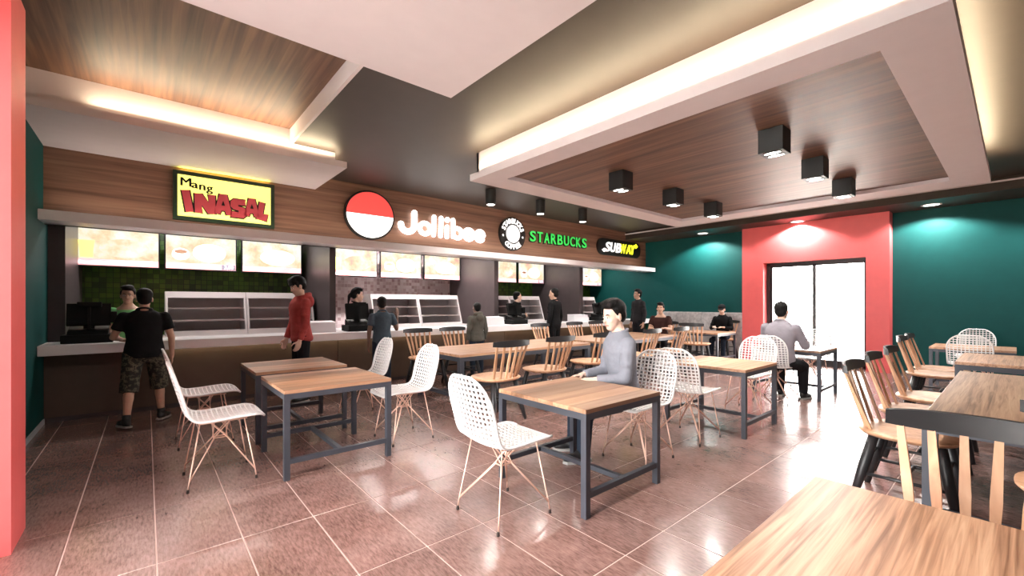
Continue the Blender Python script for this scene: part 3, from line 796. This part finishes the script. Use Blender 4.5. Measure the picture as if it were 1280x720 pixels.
square_table('square wooden table nearest the camera on the left, dark steel frame', .848, 3.845)
square_table('square wooden table behind another one, closest to the counter', .848, 5.03)
square_table('square wooden table in the centre in front of the man in grey', 2.23, 1.86)
square_table('square wooden table right of the pair of back-to-back white chairs', 4.83, 1.86)
square_table('square wooden table with a cup by the glass doors', 7.53, 1.865)
square_table('wooden table beyond the white chairs at the teal wall', 9.72, .0)
square_table('small table with the man in the black cap', 10.1, 4.5, sx=1.0, sy=1.0)
long_table('wooden tabletop filling the bottom right corner', .80, 2.10, -.62, .537)
long_table('long wooden table on the right lined with spindle chairs', 3.72, 6.52, -.80, .388)
long_table('wooden table at the far right before the white wire chairs', 7.50, 8.95, -.72, .49)
long_table('long wooden table in the middle behind the centre white chair', 3.255, 6.02, 4.92, 6.12)
long_table('long wooden table behind the man in grey near the counter', 6.30, 9.05, 4.92, 6.12)


# ------------------------------------------------------------------ white wire chair (faces +x)
def make_wire_chair(label):
    t = thing('wire_chair', label, 'chair', (0, 0, 0), 0, 'white wire-grid chairs')
    prof = catmull([(.29, 0, .488), (.25, 0, .506), (.12, 0, .508), (-.06, 0, .500), (-.17, 0, .508), (-.235, 0, .565), (-.275, 0, .70), (-.315, 0, .85), (-.35, 0, .99)], 6)
    n = len(prof); acc = [0]
    for a, b_ in zip(prof, prof[1:]): acc.append(acc[-1] + (b_ - a).length)
    tot = acc[-1]

    def at(u):
        s = u * tot
        for i in range(n - 1):
            if acc[i + 1] >= s - 1e-9:
                k = (s - acc[i]) / (acc[i + 1] - acc[i]); p = prof[i].lerp(prof[i + 1], k); d = (prof[i + 1] - prof[i]).normalized(); break
        nrm = Vector((-d.z, 0, d.x)); nrm = -nrm if nrm.z < 0 and abs(d.x) > .5 else nrm
        return p, Vector((abs(d.z), 0, abs(d.x)))

    def w(u):
        W = .235
        if u < .10: q = (1 - u / .10); return W * (1 - .30 * q ** 2.2)
        if u > .74:
            q = (u - .74) / .26; return W * max(0.0, (1 - q ** 2.5)) ** (1 / 2.1)
        return W * (1 - .03 * math.sin(PI * (u - .1) / .64))

    def P(u, y):
        p, nr = at(u); k = (y / .235) ** 2
        return p + Vector((0, y, 0)) + nr * (.022 * k)
    us = [i / 60 for i in range(61)]
    rim = [P(u, w(u)) for u in us if w(u) > .02] + [P(u, -w(u)) for u in reversed(us) if w(u) > .02]
    MB().tube(rim, .0105, 6, closed=True).build('rim', M_whitewire, t, smooth='all')
    r = .0072
    for nm, ua, ub in (('seat_grid', 0.0, .50), ('back_grid', .50, 1.0)):
        g = MB()
        for k in range(-5, 6):
            y = k * .0405
            pts = [P(u, y) for u in [ua + (ub - ua) * i / 24 for i in range(25)] if w(u) >= abs(y) - .002]
            if len(pts) > 1: g.tube(pts, r, 4, phase=PI / 4)
        m = int((ub - ua) * tot / .037)
        for i in range(m + 1):
            u = ua + (ub - ua) * (i + .5) / (m + 1)
            if w(u) > .03: g.tube([P(u, w(u) * q / 5) for q in range(-5, 6)], r, 4, phase=PI / 4)
        g.build(nm, M_whitewire, t)
    R = .0052
    hub = []
    for sx in (1, -1):
        for sy in (1, -1):
            foot = Vector((.228 * sx, .228 * sy, .012)); ank = foot.lerp(Vector((.13 * sx, .17 * sy, .49)), .14) + Vector((.004 * sx, .004 * sy, 0))
            topA = Vector((.15 * sx, .17 * sy, .498)); topB = Vector((.10 * sx, .19 * sy, .50)); h = Vector((.045 * sx, .03 * sy, .335))
            g = MB(); g.tube([foot, ank, topA], R, 6); g.tube([ank, h, Vector((-.09 * sx, .035 * sy, .495))], R, 6)
            g.tube([ank + Vector((-.004 * sx, 0, .01)), h + Vector((0, .012 * sy, 0)), Vector((.05 * sx, -.12 * sy, .495))], R * .9, 6)
            lg = g.build('leg', M_copper, t, smooth='all')
            MB().lathe([(.009, -.012), (.011, -.008), (.009, .012), (.006, .016)], 10, foot).build('foot_cap', M_rubber, lg)
            hub.append(h)
    MB().tube([hub[0], hub[1], hub[3], hub[2]], R, 6, closed=True).build('base_ring', M_copper, t)
    fr = MB(); fr.tube([(-.16, .17, .497), (.17, .17, .497)], R, 6); fr.tube([(-.16, -.17, .497), (.17, -.17, .497)], R, 6); fr.build('seat_rail', M_copper, t)
    return t


wire0 = make_wire_chair('white wire chair in the centre foreground, side on to the table')
wire0.location = (1.89, 2.314, 0)
for x, y, rz, lb in ((.465, 4.31, 0, 'white wire chair nearest on the left, facing right'), (.465, 5.55, 0, 'white wire chair farther left, by the boy in shorts'),
                     (2.115, 4.29, PI, 'white wire chair right of the nearest left table, facing left'), (2.115, 5.45, PI, 'white wire chair behind, by the boy in blue, facing left'),
                     (3.52, 2.31, PI, 'white wire chair the man in grey sits on'), (4.48, 2.30, 0, 'white wire chair back to back with the seated man in grey, facing right'),
                     (6.13, 2.31, PI, 'white wire chair facing left at the far end of the steel-legged table'), (7.12, 2.32, 0, 'white wire chair under the man seen from behind'),
                     (8.80, 2.33, PI, 'white wire chair against the bright glass doors'), (9.46, .45, 0, 'nearer white wire chair at the far right table'), (11.0, .47, PI, 'farther white wire chair before the teal wall')):
    dup(wire0, (x, y, 0), rz, lb)


# ------------------------------------------------------------------ spindle chair (faces +x)
def make_spindle_chair(label):
    t = thing('spindle_chair', label, 'chair', (0, 0, 0), 0, 'wooden spindle-back chairs')
    ZSEAT = .53

    def se(rx, ry, n=36, p=2.5):
        out = []
        for i in range(n):
            a = 2 * PI * i / n; c, s = math.cos(a), math.sin(a)
            out.append((rx * math.copysign(abs(c) ** (2 / p), c), ry * math.copysign(abs(s) ** (2 / p), s)))
        return out
    rings = []
    for k, z in ((.80, -.045), (.93, -.035), (1.0, -.015), (1.0, -.005), (.97, .0), (.6, -.006), (.2, -.010)):
        rings.append([(x * k, y * k, ZSEAT + z) for x, y in se(.285, .30)])
    MB().loft(rings).build('seat', M_oakC, t, smooth=True)

    def arc(y, x0=-.335, bow=.05): return x0 + bow * (y / .28) ** 2 - .03
    pts = []
    prof = []
    for i in range(17):
        y = -.28 + .56 * i / 16; x = arc(y); hh = .036 * (1 - .35 * abs(y / .28) ** 3)
        prof.append([(x - .013, y, .955 - hh), (x + .013, y, .953 - hh), (x + .004, y, .963 + hh), (x - .016, y, .965 + hh)])
    MB().loft(prof).build('crest_rail', M_black, t, smooth=True, bevel=0)
    for i in range(6):
        q = -1 + 2 * i / 5; y1 = .235 * q; y0 = .175 * q; x0 = -.245 + .06 * q * q; x1 = arc(y1)
        a = Vector((x0, y0, ZSEAT - .02)); b_ = Vector((x1, y1, .93)); g = []
        for k, (wd, th) in ((0, (.011, .009)), (.45, (.017, .009)), (1, (.012, .008))):
            p = a.lerp(b_, k); g.append([p + Vector((sx * th, sy * wd, 0)) for sx, sy in ((-1, -1), (1, -1), (1, 1), (-1, 1))])
        MB().loft(g).build('spindle', M_oakC, t, smooth=False)
    fe = {}
    for sx in (1, -1):
        for sy in (1, -1):
            a = Vector((.17 * sx, .17 * sy, ZSEAT - .03)); f = Vector((.265 * sx - (.02 if sx < 0 else 0), .25 * sy, 0)); fe[(sx, sy)] = (a, f)
            MB().tube([f, f.lerp(a, .5), a], [.020, .033, .031], 10).build('leg', M_black, t, smooth='all')
    for sy in (1, -1):
        p = fe[(1, sy)][1].lerp(fe[(1, sy)][0], .42); q = fe[(-1, sy)][1].lerp(fe[(-1, sy)][0], .42)
        MB().tube([p, q], .012, 8).build('stretcher', M_black, t, smooth='all')
    p = (fe[(1, 1)][1].lerp(fe[(1, 1)][0], .42) + fe[(-1, 1)][1].lerp(fe[(-1, 1)][0], .42)) / 2; q = Vector((p.x, -p.y, p.z))
    MB().tube([p, q], .012, 8).build('stretcher', M_black, t, smooth='all')
    for sx in (1, -1):
        p = fe[(sx, 1)][1].lerp(fe[(sx, 1)][0], .62); q = Vector((p.x, -p.y, p.z)); MB().tube([p, q], .011, 8).build('stretcher', M_black, t, smooth='all')
    return t


sp0 = make_spindle_chair('spindle chair tucked under the bottom right table, black crest rail')
sp0.location = (2.14, .09, 0); sp0.rotation_euler = (0, 0, PI)
H = PI / 2
for x, y, rz, lb in ((3.50, -.29, 0, 'spindle chair at the near end of the right long table, cut by the frame'),
                     (4.2, .50, -H, 'nearest spindle chair along the right long table'), (5.05, .52, -H, 'second spindle chair along the right long table'), (5.9, .52, -H, 'third spindle chair along the right long table'),
                     (7.88, .69, -H, 'nearer spindle chair beside the far right table'), (8.55, .69, -H, 'farther spindle chair beside the far right table'),
                     (3.36, 4.27, H, 'spindle chair nearest the centre table, oak seat facing the counter'), (4.32, 4.36, H, 'second spindle chair along the near side of the middle long table'), (5.42, 4.45, H, 'third spindle chair along the near side of the middle long table'),
                     (3.66, 6.55, -H, 'spindle chair behind the middle long table, left of the hooded boy'), (4.38, 6.55, -H, 'spindle chair behind the middle long table, next to the hooded boy'),
                     (6.62, 6.50, -H, 'spindle chair in front of the man in black'), (7.76, 6.50, -H, 'spindle chair behind the back long table, first right of the man in black'), (8.56, 6.50, -H, 'spindle chair behind the back long table, second right of the man in black'),
                     (6.75, 4.45, H, 'spindle chair along the near side of the back long table, left one'), (7.75, 4.45, H, 'spindle chair along the near side of the back long table, right one'),
                     (9.52, 5.60, PI, 'spindle chair under the woman in brown'), (9.63, 4.78, 0.15, 'spindle chair facing the table of the man in the cap, left side'), (10.35, 5.9, -H, 'spindle chair on the counter side of the table of the man in the cap'), (10.95, 5.95, -H, 'spindle chair against the stone wainscot'),
                     (11.35, 4.92, PI, 'spindle chair under the man in the black cap')):
    dup(sp0, (x, y, 0), rz, lb)


# ------------------------------------------------------------------ people (built facing +x, then turned)
def remeshed(mb, name, mat, voxel, it, parent, fac=.5):
    me0 = mb.mesh(name + '_src', mat); ob = bpy.data.objects.new('src', me0); C.objects.link(ob)
    r = ob.modifiers.new('r', 'REMESH'); r.mode = 'VOXEL'; r.voxel_size = voxel
    s = ob.modifiers.new('s', 'SMOOTH'); s.factor = fac; s.iterations = it
    dg = bpy.context.evaluated_depsgraph_get(); me = bpy.data.meshes.new_from_object(ob.evaluated_get(dg))
    bpy.data.objects.remove(ob); bpy.data.meshes.remove(me0)
    me.name = name; me.materials.clear(); me.materials.append(mat)
    me.polygons.foreach_set('use_smooth', [True] * len(me.polygons)); me.update()
    return link(name, me, parent)


def hand(mb, wrist, d, pn, side, curl=.35, spread=.0):
    """palm of metacarpals, four unequal fingers with knuckle bends and a thumb from the side of the palm"""
    d = Vector(d).normalized(); pn = Vector(pn); pn = (pn - d * pn.dot(d)).normalized(); w = d.cross(pn).normalized() * side
    lens = [.070, .080, .074, .058]
    for i in range(4):
        q = (i - 1.5) * .0195
        base = wrist + d * .018 - w * q * .75; kn = wrist + d * (.088 - .004 * abs(i - 1.2)) - w * q
        mb.capsule(base, kn, .0145, .0125, 8, 2)
        dirn = (d - w * (i - 1.5) * spread).normalized(); p = kn; a = 0.
        for k, fr in enumerate((.45, .32, .23)):
            a += curl * (.7 if k == 0 else 1.)
            q2 = p + (dirn * math.cos(a) + pn * math.sin(a)) * lens[i] * fr * 1.05
            mb.capsule(p, q2, .0098 - .0007 * k, .0092 - .0008 * k, 8, 2); p = q2
    b = wrist + d * .025 + w * .026; t1 = b + (d * .55 + w * .7 + pn * .35).normalized() * .042; t2 = t1 + (d * .85 + w * .25 + pn * .45).normalized() * .032; t3 = t2 + (d * .9 + pn * .45).normalized() * .024
    mb.capsule(wrist + d * .012 + w * .008, b, .014, .013, 8, 2); mb.capsule(b, t1, .0125, .0115, 8, 2); mb.capsule(t1, t2, .0112, .010, 8, 2); mb.capsule(t2, t3, .0098, .008, 8, 2)


SKIN = {}


def skin(col):
    if col not in SKIN: SKIN[col] = pmat('skin_%d' % len(SKIN), col, .5, var=.05, scale=20)
    return SKIN[col]


M_hairblack = pmat('black_hair', (.004, .0035, .0035), .6, var=.3, scale=60, bump=.4, bscale=160, spec=.2)
M_eye = pmat('eye_white', (.7, .68, .66), .2); M_iris = pmat('dark_iris', (.01, .008, .006), .15); M_lip = pmat('lips', (.42, .17, .14), .45)
M_shoe = pmat('black_shoe', (.012, .012, .013), .5); M_sole = pmat('grey_sole', (.30, .29, .28), .7)


def cloth(name, col, var=.12): return pmat(name, col, .9, var=var, scale=9, bump=.55, bscale=14, spec=.15)


def person(label, loc, rot, s=1., seat=None, lean=0., stocky=1., sk=(.55, .33, .24), shirt=None, trousers=None, sleeve='long', leg='long', arms=None, legs=None,
           head=(0., 0.), hair='short', hood=False, neckline=0., cap=None, shoe=None, vox=.011, group=None, shirt_name='shirt', collar=False):
    root = thing('person', label, 'person', (loc[0], loc[1], 0), rot); root.scale = (s, s, s)
    V = Vector
    dz = 0. if seat is None else (seat / s + .105) - .95
    def sx(z): return math.tan(lean) * (z - .95)
    def T(z): return V((sx(z), 0, z + dz))
    rings = [(.80, .075, .115, -.005), (.86, .105, .155, -.01), (.93, .118, .170, -.012), (1.0, .112, .162, -.005), (1.09, .102, .146, .0), (1.20, .112, .156, .005), (1.31, .122, .172, .004), (1.37, .116, .176, -.002), (1.41, .102, .154, -.008), (1.44, .084, .122, -.012), (1.465, .068, .090, -.014), (1.50, .056, .062, -.012)]
    def torso(z0, z1, grow, wide=1.):
        out = []
        for z, a, b, o in rings:
            if z < z0 - 1e-6 or z > z1 + 1e-6: continue
            st = 1 + (stocky - 1) * (1.0 if z < 1.33 else .5)
            c = T(z); out.append([c + V((o + (a * st * wide + grow) * math.cos(q), (b * st * wide + grow) * math.sin(q), 0)) for q in [2 * PI * i / 22 for i in range(22)]])
        return out
    arms = arms or {}; legs = legs or {}
    J = {}
    for sd in (1, -1):       # 1 = left (+y)
        S = T(1.385) + V((-.012, sd * (.182 * (1 + (stocky - 1) * .6)), 0))
        A = arms.get('L' if sd > 0 else 'R', {})
        e = V(A.get('e', (-.06, sd * .20, -.97))).normalized() * .285; w = V(A.get('w', (.22, sd * .02, -.97))).normalized() * .25
        E_ = S + e; W = E_ + w
        J['a', sd] = (S, E_, W, V(A.get('h', tuple(w.normalized()))), V(A.get('n', (0, -sd, 0))), A.get('curl', .38))
        Lg = legs.get('L' if sd > 0 else 'R', {})
        Hp = T(.905) + V((-.005 - sx(.905), sd * .092 * stocky, 0))
        k = V(Lg.get('k', (.03, sd * .03, -1) if seat is None else (.97, sd * .12, -.20))).normalized() * .42
        a = V(Lg.get('a', (-.03, sd * .02, -1) if seat is None else (.05, 0, -1))).normalized() * .405
        K = Hp + k; An = K + a
        J['l', sd] = (Hp, K, An, Lg.get('yaw', sd * .15))
    # --- body: one continuous surface
    b = MB(); b.loft(torso(.80, 1.5, -.004))
    nk = T(1.47) + V((-.012, 0, 0)); hc = T(1.615) + V((.022 + math.tan(lean) * .0, 0, 0))
    Rh = Matrix.Rotation(head[0], 3, 'Z') @ Matrix.Rotation(head[1], 3, 'Y')
    def hp(x, y, z): return hc + Rh @ V((x, y, z))
    b.capsule(nk, hp(-.02, 0, -.05), .056, .052)
    b.ell(hp(-.012, 0, .032), (.097, .076, .098), Rh, 18, 12); b.ell(hp(.022, 0, -.035), (.070, .062, .085), Rh, 16, 10); b.ell(hp(.045, 0, -.088), (.042, .042, .034), Rh, 12, 8)
    b.capsule(hp(.086, 0, .008), hp(.104, 0, -.028), .009, .0135, 8, 3); b.ell(hp(.074, 0, .024), (.018, .05, .011), Rh)
    for sd in (1, -1):
        b.ell(hp(-.004, sd * .080, -.010), (.020, .010, .033), Rh, 10, 8)
        b.ell(hp(.058, sd * .036, -.03), (.024, .022, .02), Rh, 10, 8)
        S, E_, W, hd, hn, cu = J['a', sd]
        b.capsule(S, E_, .050 * (1 + (stocky - 1) * .5), .040); b.capsule(E_, W, .040, .027); b.capsule(W, W + hd.normalized() * .02, .026, .024)
        hand(b, W, hd, hn, -sd, cu)
        Hp, K, An, yw = J['l', sd]
        b.capsule(Hp, K, .082 * stocky, .054 * stocky); b.capsule(K, An, .053 * stocky, .035); m = K.lerp(An, .3); b.ell(m + V((-.018 if leg != 'long' else 0., 0, 0)), (.05 * stocky, .048 * stocky, .10))
        b.capsule(An, An + V((.10 * math.cos(yw), .10 * math.sin(yw), -.045)), .034, .028)
    remeshed(b, 'body', skin(sk), vox * .8, 2, root)
    # --- face
    for sd in (1, -1):
        e = MB().ell(hp(.0835, sd * .031, .004), (.007, .0135, .0068), Rh, 10, 6).build('eye', M_eye, root, smooth='all')
        MB().ell(hp(.0885, sd * .031, .004), (.0035, .0060, .0058), Rh, 8, 6).build('iris', M_iris, e, smooth='all')
        MB().tube([hp(.089, sd * .016, .026), hp(.089, sd * .032, .031), hp(.078, sd * .048, .026)], [.004, .0045, .003], 6).build('eyebrow', M_hairblack, root)
    MB().tube([hp(.082, -.024, -.068), hp(.0915, -.010, -.065), hp(.093, 0, -.067), hp(.0915, .010, -.065), hp(.082, .024, -.068)], [.003, .006, .0065, .006, .003], 6).build('mouth', M_lip, root, smooth='all')
    # --- hair
    h = MB(); h.ell(hp(-.036, 0, .058), (.100, .087, .090), Rh, 18, 12); h.ell(hp(-.058, 0, .005), (.066, .080, .085), Rh, 16, 10)
    if hair != 'crop':
        h.ell(hp(.040, .008, .102), (.050, .066, .034), Rh); h.ell(hp(-.005, .0, .132), (.078, .07, .03), Rh)
        for q in range(9): h.ell(hp(.055 - .012 * (q % 3), -.06 + .015 * q, .122 + .008 * math.sin(q * 2.1)), (.028, .016, .018), Rh, 8, 6)
        for sd in (1, -1): h.capsule(hp(.022, sd * .072, .06), hp(.012, sd * .078, .012), .016, .008)
    if hair == 'fringe':
        for sd in (-.9, -.4, .15, .6, 1.): h.capsule(hp(.06, sd * .055, .10), hp(.092 - .02 * abs(sd), sd * .070, .045), .026, .012)
        for sd in (1, -1): h.capsule(hp(.03, sd * .075, .07), hp(.03, sd * .08, .0), .02, .010)
    if hair == 'pony':
        h.capsule(hp(-.10, 0, .05), hp(-.15, .01, -.02), .03, .034); h.capsule(hp(-.15, .01, -.02), hp(-.16, .02, -.20), .034, .012)
    if hair == 'side':
        h.ell(hp(-.04, 0, -.03), (.065, .078, .075), Rh)
    hr = remeshed(h, 'hair', M_hairblack, .010, 2, root)
    if cap:
        c = MB(); c.ell(hp(-.015, 0, .075), (.110, .094, .072), Rh, 18, 10); c.ell(hp(.10, 0, .058), (.075, .075, .012), Rh, 16, 6)
        remeshed(c, 'cap', cap, .009, 2, root)
    # --- clothes
    g = MB(); g.loft(torso(.86, 1.465 if not neckline else 1.41, .014)); ext = .40 if sleeve == 'short' else 1.
    for sd in (1, -1):
        S, E_, W, hd, hn, cu = J['a', sd]; fat = 1 + (stocky - 1) * .5
        if sleeve == 'short':
            m = S.lerp(E_, .62); g.capsule(S + V((0, -sd * .03, 0)), S, .062, .066 * fat); g.tube([S, m], [.066 * fat, .066 * fat], 14)
        else:
            m = E_.lerp(W, .93); g.capsule(S, E_, .064 * fat, .054 * fat); g.capsule(E_, E_.lerp(W, .5), .054 * fat, .047); g.tube([E_.lerp(W, .4), m], [.048, .043], 14)
            for q in (.25, .6): g.ell(S.lerp(E_, q) + V((.012, sd * .01, 0)), (.058, .056, .03))
            for q in (.15, .45): g.ell(E_.lerp(W, q) + V((0, sd * .008, 0)), (.052, .05, .026))
    if not neckline and not hood:
        c = nk + V((.0, 0, .0)); g.tube([c + V((.075 * math.cos(q), .075 * math.sin(q), .012 - .02 * math.cos(q))) for q in [2 * PI * i / 16 for i in range(16)]], .016, 8, closed=True)
    if hood:
        c = T(1.45) + V((-.03, 0, .0))
        g.tube([c + V((.085 * math.cos(q) - .015, .098 * math.sin(q), .03 - .03 * math.cos(q))) for q in [2 * PI * i / 18 for i in range(18)]], .032, 8, closed=True)
        g.ell(c + V((-.105, 0, -.045)), (.055, .105, .09)); hz = T(.865); g.loft([[hz + V(((.123 * stocky + k) * math.cos(q) - .012, (.172 * stocky + k) * math.sin(q), z)) for q in [2 * PI * i / 22 for i in range(22)]] for z, k in ((-.02, .002), (.0, .016), (.04, .018), (.06, .006))])
    remeshed(g, shirt_name, shirt, .012, 3, root)
    g = MB(); g.loft(torso(.80, .93 if seat is None else 1.0, .010))
    for sd in (1, -1):
        Hp, K, An, yw = J['l', sd]
        g.ell(Hp, (.10 * stocky, .095 * stocky, .10))
        if leg == 'long':
            e = K.lerp(An, .97); g.capsule(Hp, K, .095 * stocky, .070 * stocky); g.tube([K, K.lerp(An, .5), e], [.070 * stocky, .062 * stocky, .056], 14); g.ell(K, (.070 * stocky,) * 3)
        else:
            e = K.lerp(An, .16); g.capsule(Hp, K, .100 * stocky, .080 * stocky); g.tube([Hp.lerp(K, .8), e], [.086 * stocky, .086 * stocky], 14)
    remeshed(g, 'trousers' if leg == 'long' else 'shorts', trousers, .012, 3, root)
    for sd in (1, -1):
        Hp, K, An, yw = J['l', sd]
        R = Matrix.Rotation(yw, 3, 'Z'); f0 = V((An.x, An.y, max(0., An.z - .085)))
        q = MB()
        for c, r in (((.02, 0, .052), (.075, .042, .050)), ((.10, 0, .040), (.085, .046, .036)), ((-.02, 0, .06), (.05, .036, .055))): q.ell(f0 + R @ V(c), r, R)
        q.capsule(f0 + V((0, 0, .06)), f0 + V((0, 0, .115)), .044, .042)
        q.v = [(x, y, max(z, f0.z + .012)) for x, y, z in q.v]
        so_ = remeshed(q, 'shoe', shoe or M_shoe, .010, 2, root)
        ol = [(.185, 0), (.16, .038), (.09, .048), (0, .040), (-.06, .036), (-.075, 0), (-.06, -.036), (0, -.040), (.09, -.048), (.16, -.038)]
        MB().prism(ol, lambda a, b_, d: f0 + R @ V((a, b_, d)), .0, .022).build('sole', M_sole, so_)
        if leg != 'long': MB().tube([An.lerp(K, .0), An.lerp(K, .16)], [.045, .045], 14).build('sock', M_shoe, root, smooth='all')
    return root


C_black = cloth('black_jersey', (.010, .010, .011)); C_blackpants = cloth('black_trousers', (.012, .012, .015)); C_green = cloth('mint_green_jersey', (.20, .52, .20)); C_red = cloth('faded_red_fleece', (.36, .060, .055), .2)
C_slate = cloth('slate_blue_jersey', (.060, .085, .110)); C_navy = cloth('navy_denim', (.022, .032, .050)); C_olive = cloth('olive_grey_fleece', (.085, .080, .068), .2); C_suit = cloth('black_suit_cloth', (.007, .007, .008))
C_char = cloth('charcoal_cloth', (.026, .024, .026)); C_brown = cloth('dark_brown_cardigan', (.035, .014, .012)); C_grey = cloth('grey_knit', (.22, .23, .27), .08); C_lilac = cloth('pale_grey_lilac_shirt', (.24, .22, .25), .05); C_camo = camo_mat()
PALE = (.66, .43, .33); MID = (.50, .30, .21); DARKS = (.16, .085, .06)
Hn = PI / 2
person('boy in black t-shirt and camouflage shorts leaning at the counter', (-.02, 6.80), Hn, .925, stocky=1.16, sk=MID, shirt=C_black, trousers=C_camo, sleeve='short', leg='short', hair='crop', head=(0, .05),
       arms={'L': dict(e=(.22, .34, -.86), w=(.92, -.25, -.16), h=(1, -.1, -.05), n=(0, 0, -1)), 'R': dict(e=(-.05, -.26, -.96), w=(.10, -.02, -1.0))},
       legs={'L': dict(k=(-.22, .10, -1), a=(-.28, .06, -1), yaw=.45), 'R': dict(k=(.25, -.10, -1), a=(-.02, -.06, -1), yaw=-.5)}, lean=.04, vox=.010, shirt_name='t_shirt')
person('cashier in a mint green top behind the black cash register', (-.20, 8.08), -Hn, .96, sk=MID, shirt=C_green, trousers=C_blackpants, sleeve='short', neckline=1, hair='side', head=(-.1, .05), arms={'R': dict(e=(.25, -.1, -.95), w=(.95, .2, -.1), n=(0, 0, -1)), 'L': dict(e=(.2, .1, -.95), w=(.95, -.2, -.1), n=(0, 0, -1))}, shirt_name='top')
person('teenager in a faded red hoodie looking down by the counter', (1.74, 6.88), PI + .12, 1.045, sk=PALE, shirt=C_red, trousers=C_blackpants, hood=True, hair='fringe', head=(.05, .38),
       arms={'L': dict(e=(.06, .12, -1), w=(.30, -.05, -.95)), 'R': dict(e=(.10, -.12, -1), w=(.36, .05, -.93))}, shirt_name='hoodie', lean=.03)
person('ponytailed cashier in black behind the second cash register', (3.02, 8.08), -.35, .985, sk=PALE, shirt=C_black, trousers=C_blackpants, hair='pony', head=(.1, .08), collar=True, arms={'L': dict(e=(.5, .1, -.85), w=(.9, -.1, .1), n=(0, 0, -1)), 'R': dict(e=(.5, -.1, -.85), w=(.9, .1, .1), n=(0, 0, -1))})
person('boy in a slate blue t-shirt raising his right hand', (2.98, 6.84), Hn - .1, .885, sk=DARKS, shirt=C_slate, trousers=C_navy, sleeve='short', hair='crop', head=(-.15, .05),
       arms={'R': dict(e=(.25, -.42, -.86), w=(.25, -.10, .96), h=(.1, -.1, 1), n=(1, .2, 0), curl=.12), 'L': dict(e=(-.05, .22, -.97), w=(.05, .02, -1))}, shirt_name='t_shirt')
person('hooded boy seen from behind at the counter', (4.93, 6.86), Hn, .83, sk=DARKS, shirt=C_olive, trousers=C_navy, hood=True, hair='crop', shirt_name='hoodie', stocky=1.08)
person('arms-folded cashier in black in the third stall', (7.02, 8.06), -.75, .985, sk=PALE, shirt=C_black, trousers=C_blackpants, hair='crop', head=(.35, .05), collar=True,
       arms={'L': dict(e=(.25, .2, -.95), w=(.75, -.65, .1), n=(-1, 0, 0), h=(.1, -1, .2)), 'R': dict(e=(.25, -.2, -.95), w=(.65, .75, .05), n=(-1, 0, 0), h=(.1, 1, .1))})
person('man in a black suit with his back turned at the counter', (7.22, 6.97), Hn + .25, 1.02, sk=MID, shirt=C_suit, trousers=C_suit, hair='crop', head=(.25, .05), collar=True, shirt_name='jacket', stocky=1.05)
person('man in charcoal standing near the teal corner', (10.46, 6.86), PI - .30, 1.04, sk=MID, shirt=C_char, trousers=C_blackpants, hair='short', head=(-.1, -.05), collar=True, shirt_name='jacket')
person('woman in a dark brown v-neck seated at the back long table', (9.50, 5.60), PI + .35, 1.01, seat=.53, sk=MID, shirt=C_brown, trousers=C_blackpants, neckline=1, hair='side', sleeve='short', arms={'L': dict(e=(.35, .2, -.9), w=(.9, -.3, .15), n=(0, 0, -1)), 'R': dict(e=(.35, -.2, -.9), w=(.9, .3, .15), n=(0, 0, -1))}, shirt_name='cardigan')
person('man in a black cap seated at the small table by the stone wainscot', (11.33, 4.92), PI + .1, .96, seat=.53, sk=PALE, shirt=C_suit, trousers=C_navy, hair='crop', cap=C_black, head=(.1, .35), arms={'L': dict(e=(.3, .25, -.9), w=(.85, -.5, .15), n=(0, 0, -1)), 'R': dict(e=(.3, -.25, -.9), w=(.85, .5, .15), n=(0, 0, -1))}, shirt_name='jacket', lean=.08)
person('man in a grey sweater seated at the centre table', (3.52, 2.46), PI - .55, 1.10, seat=.475, lean=.12, sk=(.72, .50, .40), shirt=C_grey, trousers=C_navy, hair='short', head=(.30, .20), vox=.0085, shirt_name='sweater',
       arms={'L': dict(e=(.16, .14, -.97), w=(.93, -.42, -.10), h=(.95, -.25, -.05), n=(0, -.3, -1), curl=.3), 'R': dict(e=(.20, -.12, -.97), w=(.93, .30, -.10), h=(.95, .25, -.05), n=(0, .3, -1), curl=.3)})
person('man in a pale grey shirt seen from behind by the glass doors', (7.10, 2.26), -.05, 1.04, seat=.52, lean=.08, sk=PALE, shirt=C_lilac, trousers=C_blackpants, hair='crop', stocky=1.1,
       arms={'L': dict(e=(.45, .25, -.88), w=(.9, -.25, .1), n=(0, 0, -1)), 'R': dict(e=(.45, -.25, -.88), w=(.9, .25, .1), n=(0, 0, -1))})

# cup on the table by the doors
t = thing('drink_cup', 'clear plastic cup of red drink on the table by the glass doors', 'cup', (8.22, 2.42, TBL))
M_cupc = pmat('frosted_cup', (.75, .66, .66), .15); M_red_d = pmat('red_drink', (.45, .10, .08), .2)
MB().lathe([(0, 0), (.030, 0), (.034, .055), (0, .055)], 18).build('drink', M_red_d, t, smooth=True)
MB().lathe([(.034, .055), (.041, .13), (.039, .13), (.032, .055)], 18, (0, 0, 0), None, True).build('cup_wall', M_cupc, t, smooth=True)
MB().lathe([(.043, .13), (.043, .138), (.03, .155), (.0, .158)], 18).build('lid', M_cupc, t, smooth=True)
MB().tube([(.005, 0, .15), (.018, .0, .21)], .0035, 6).build('straw', M_red_d, t)
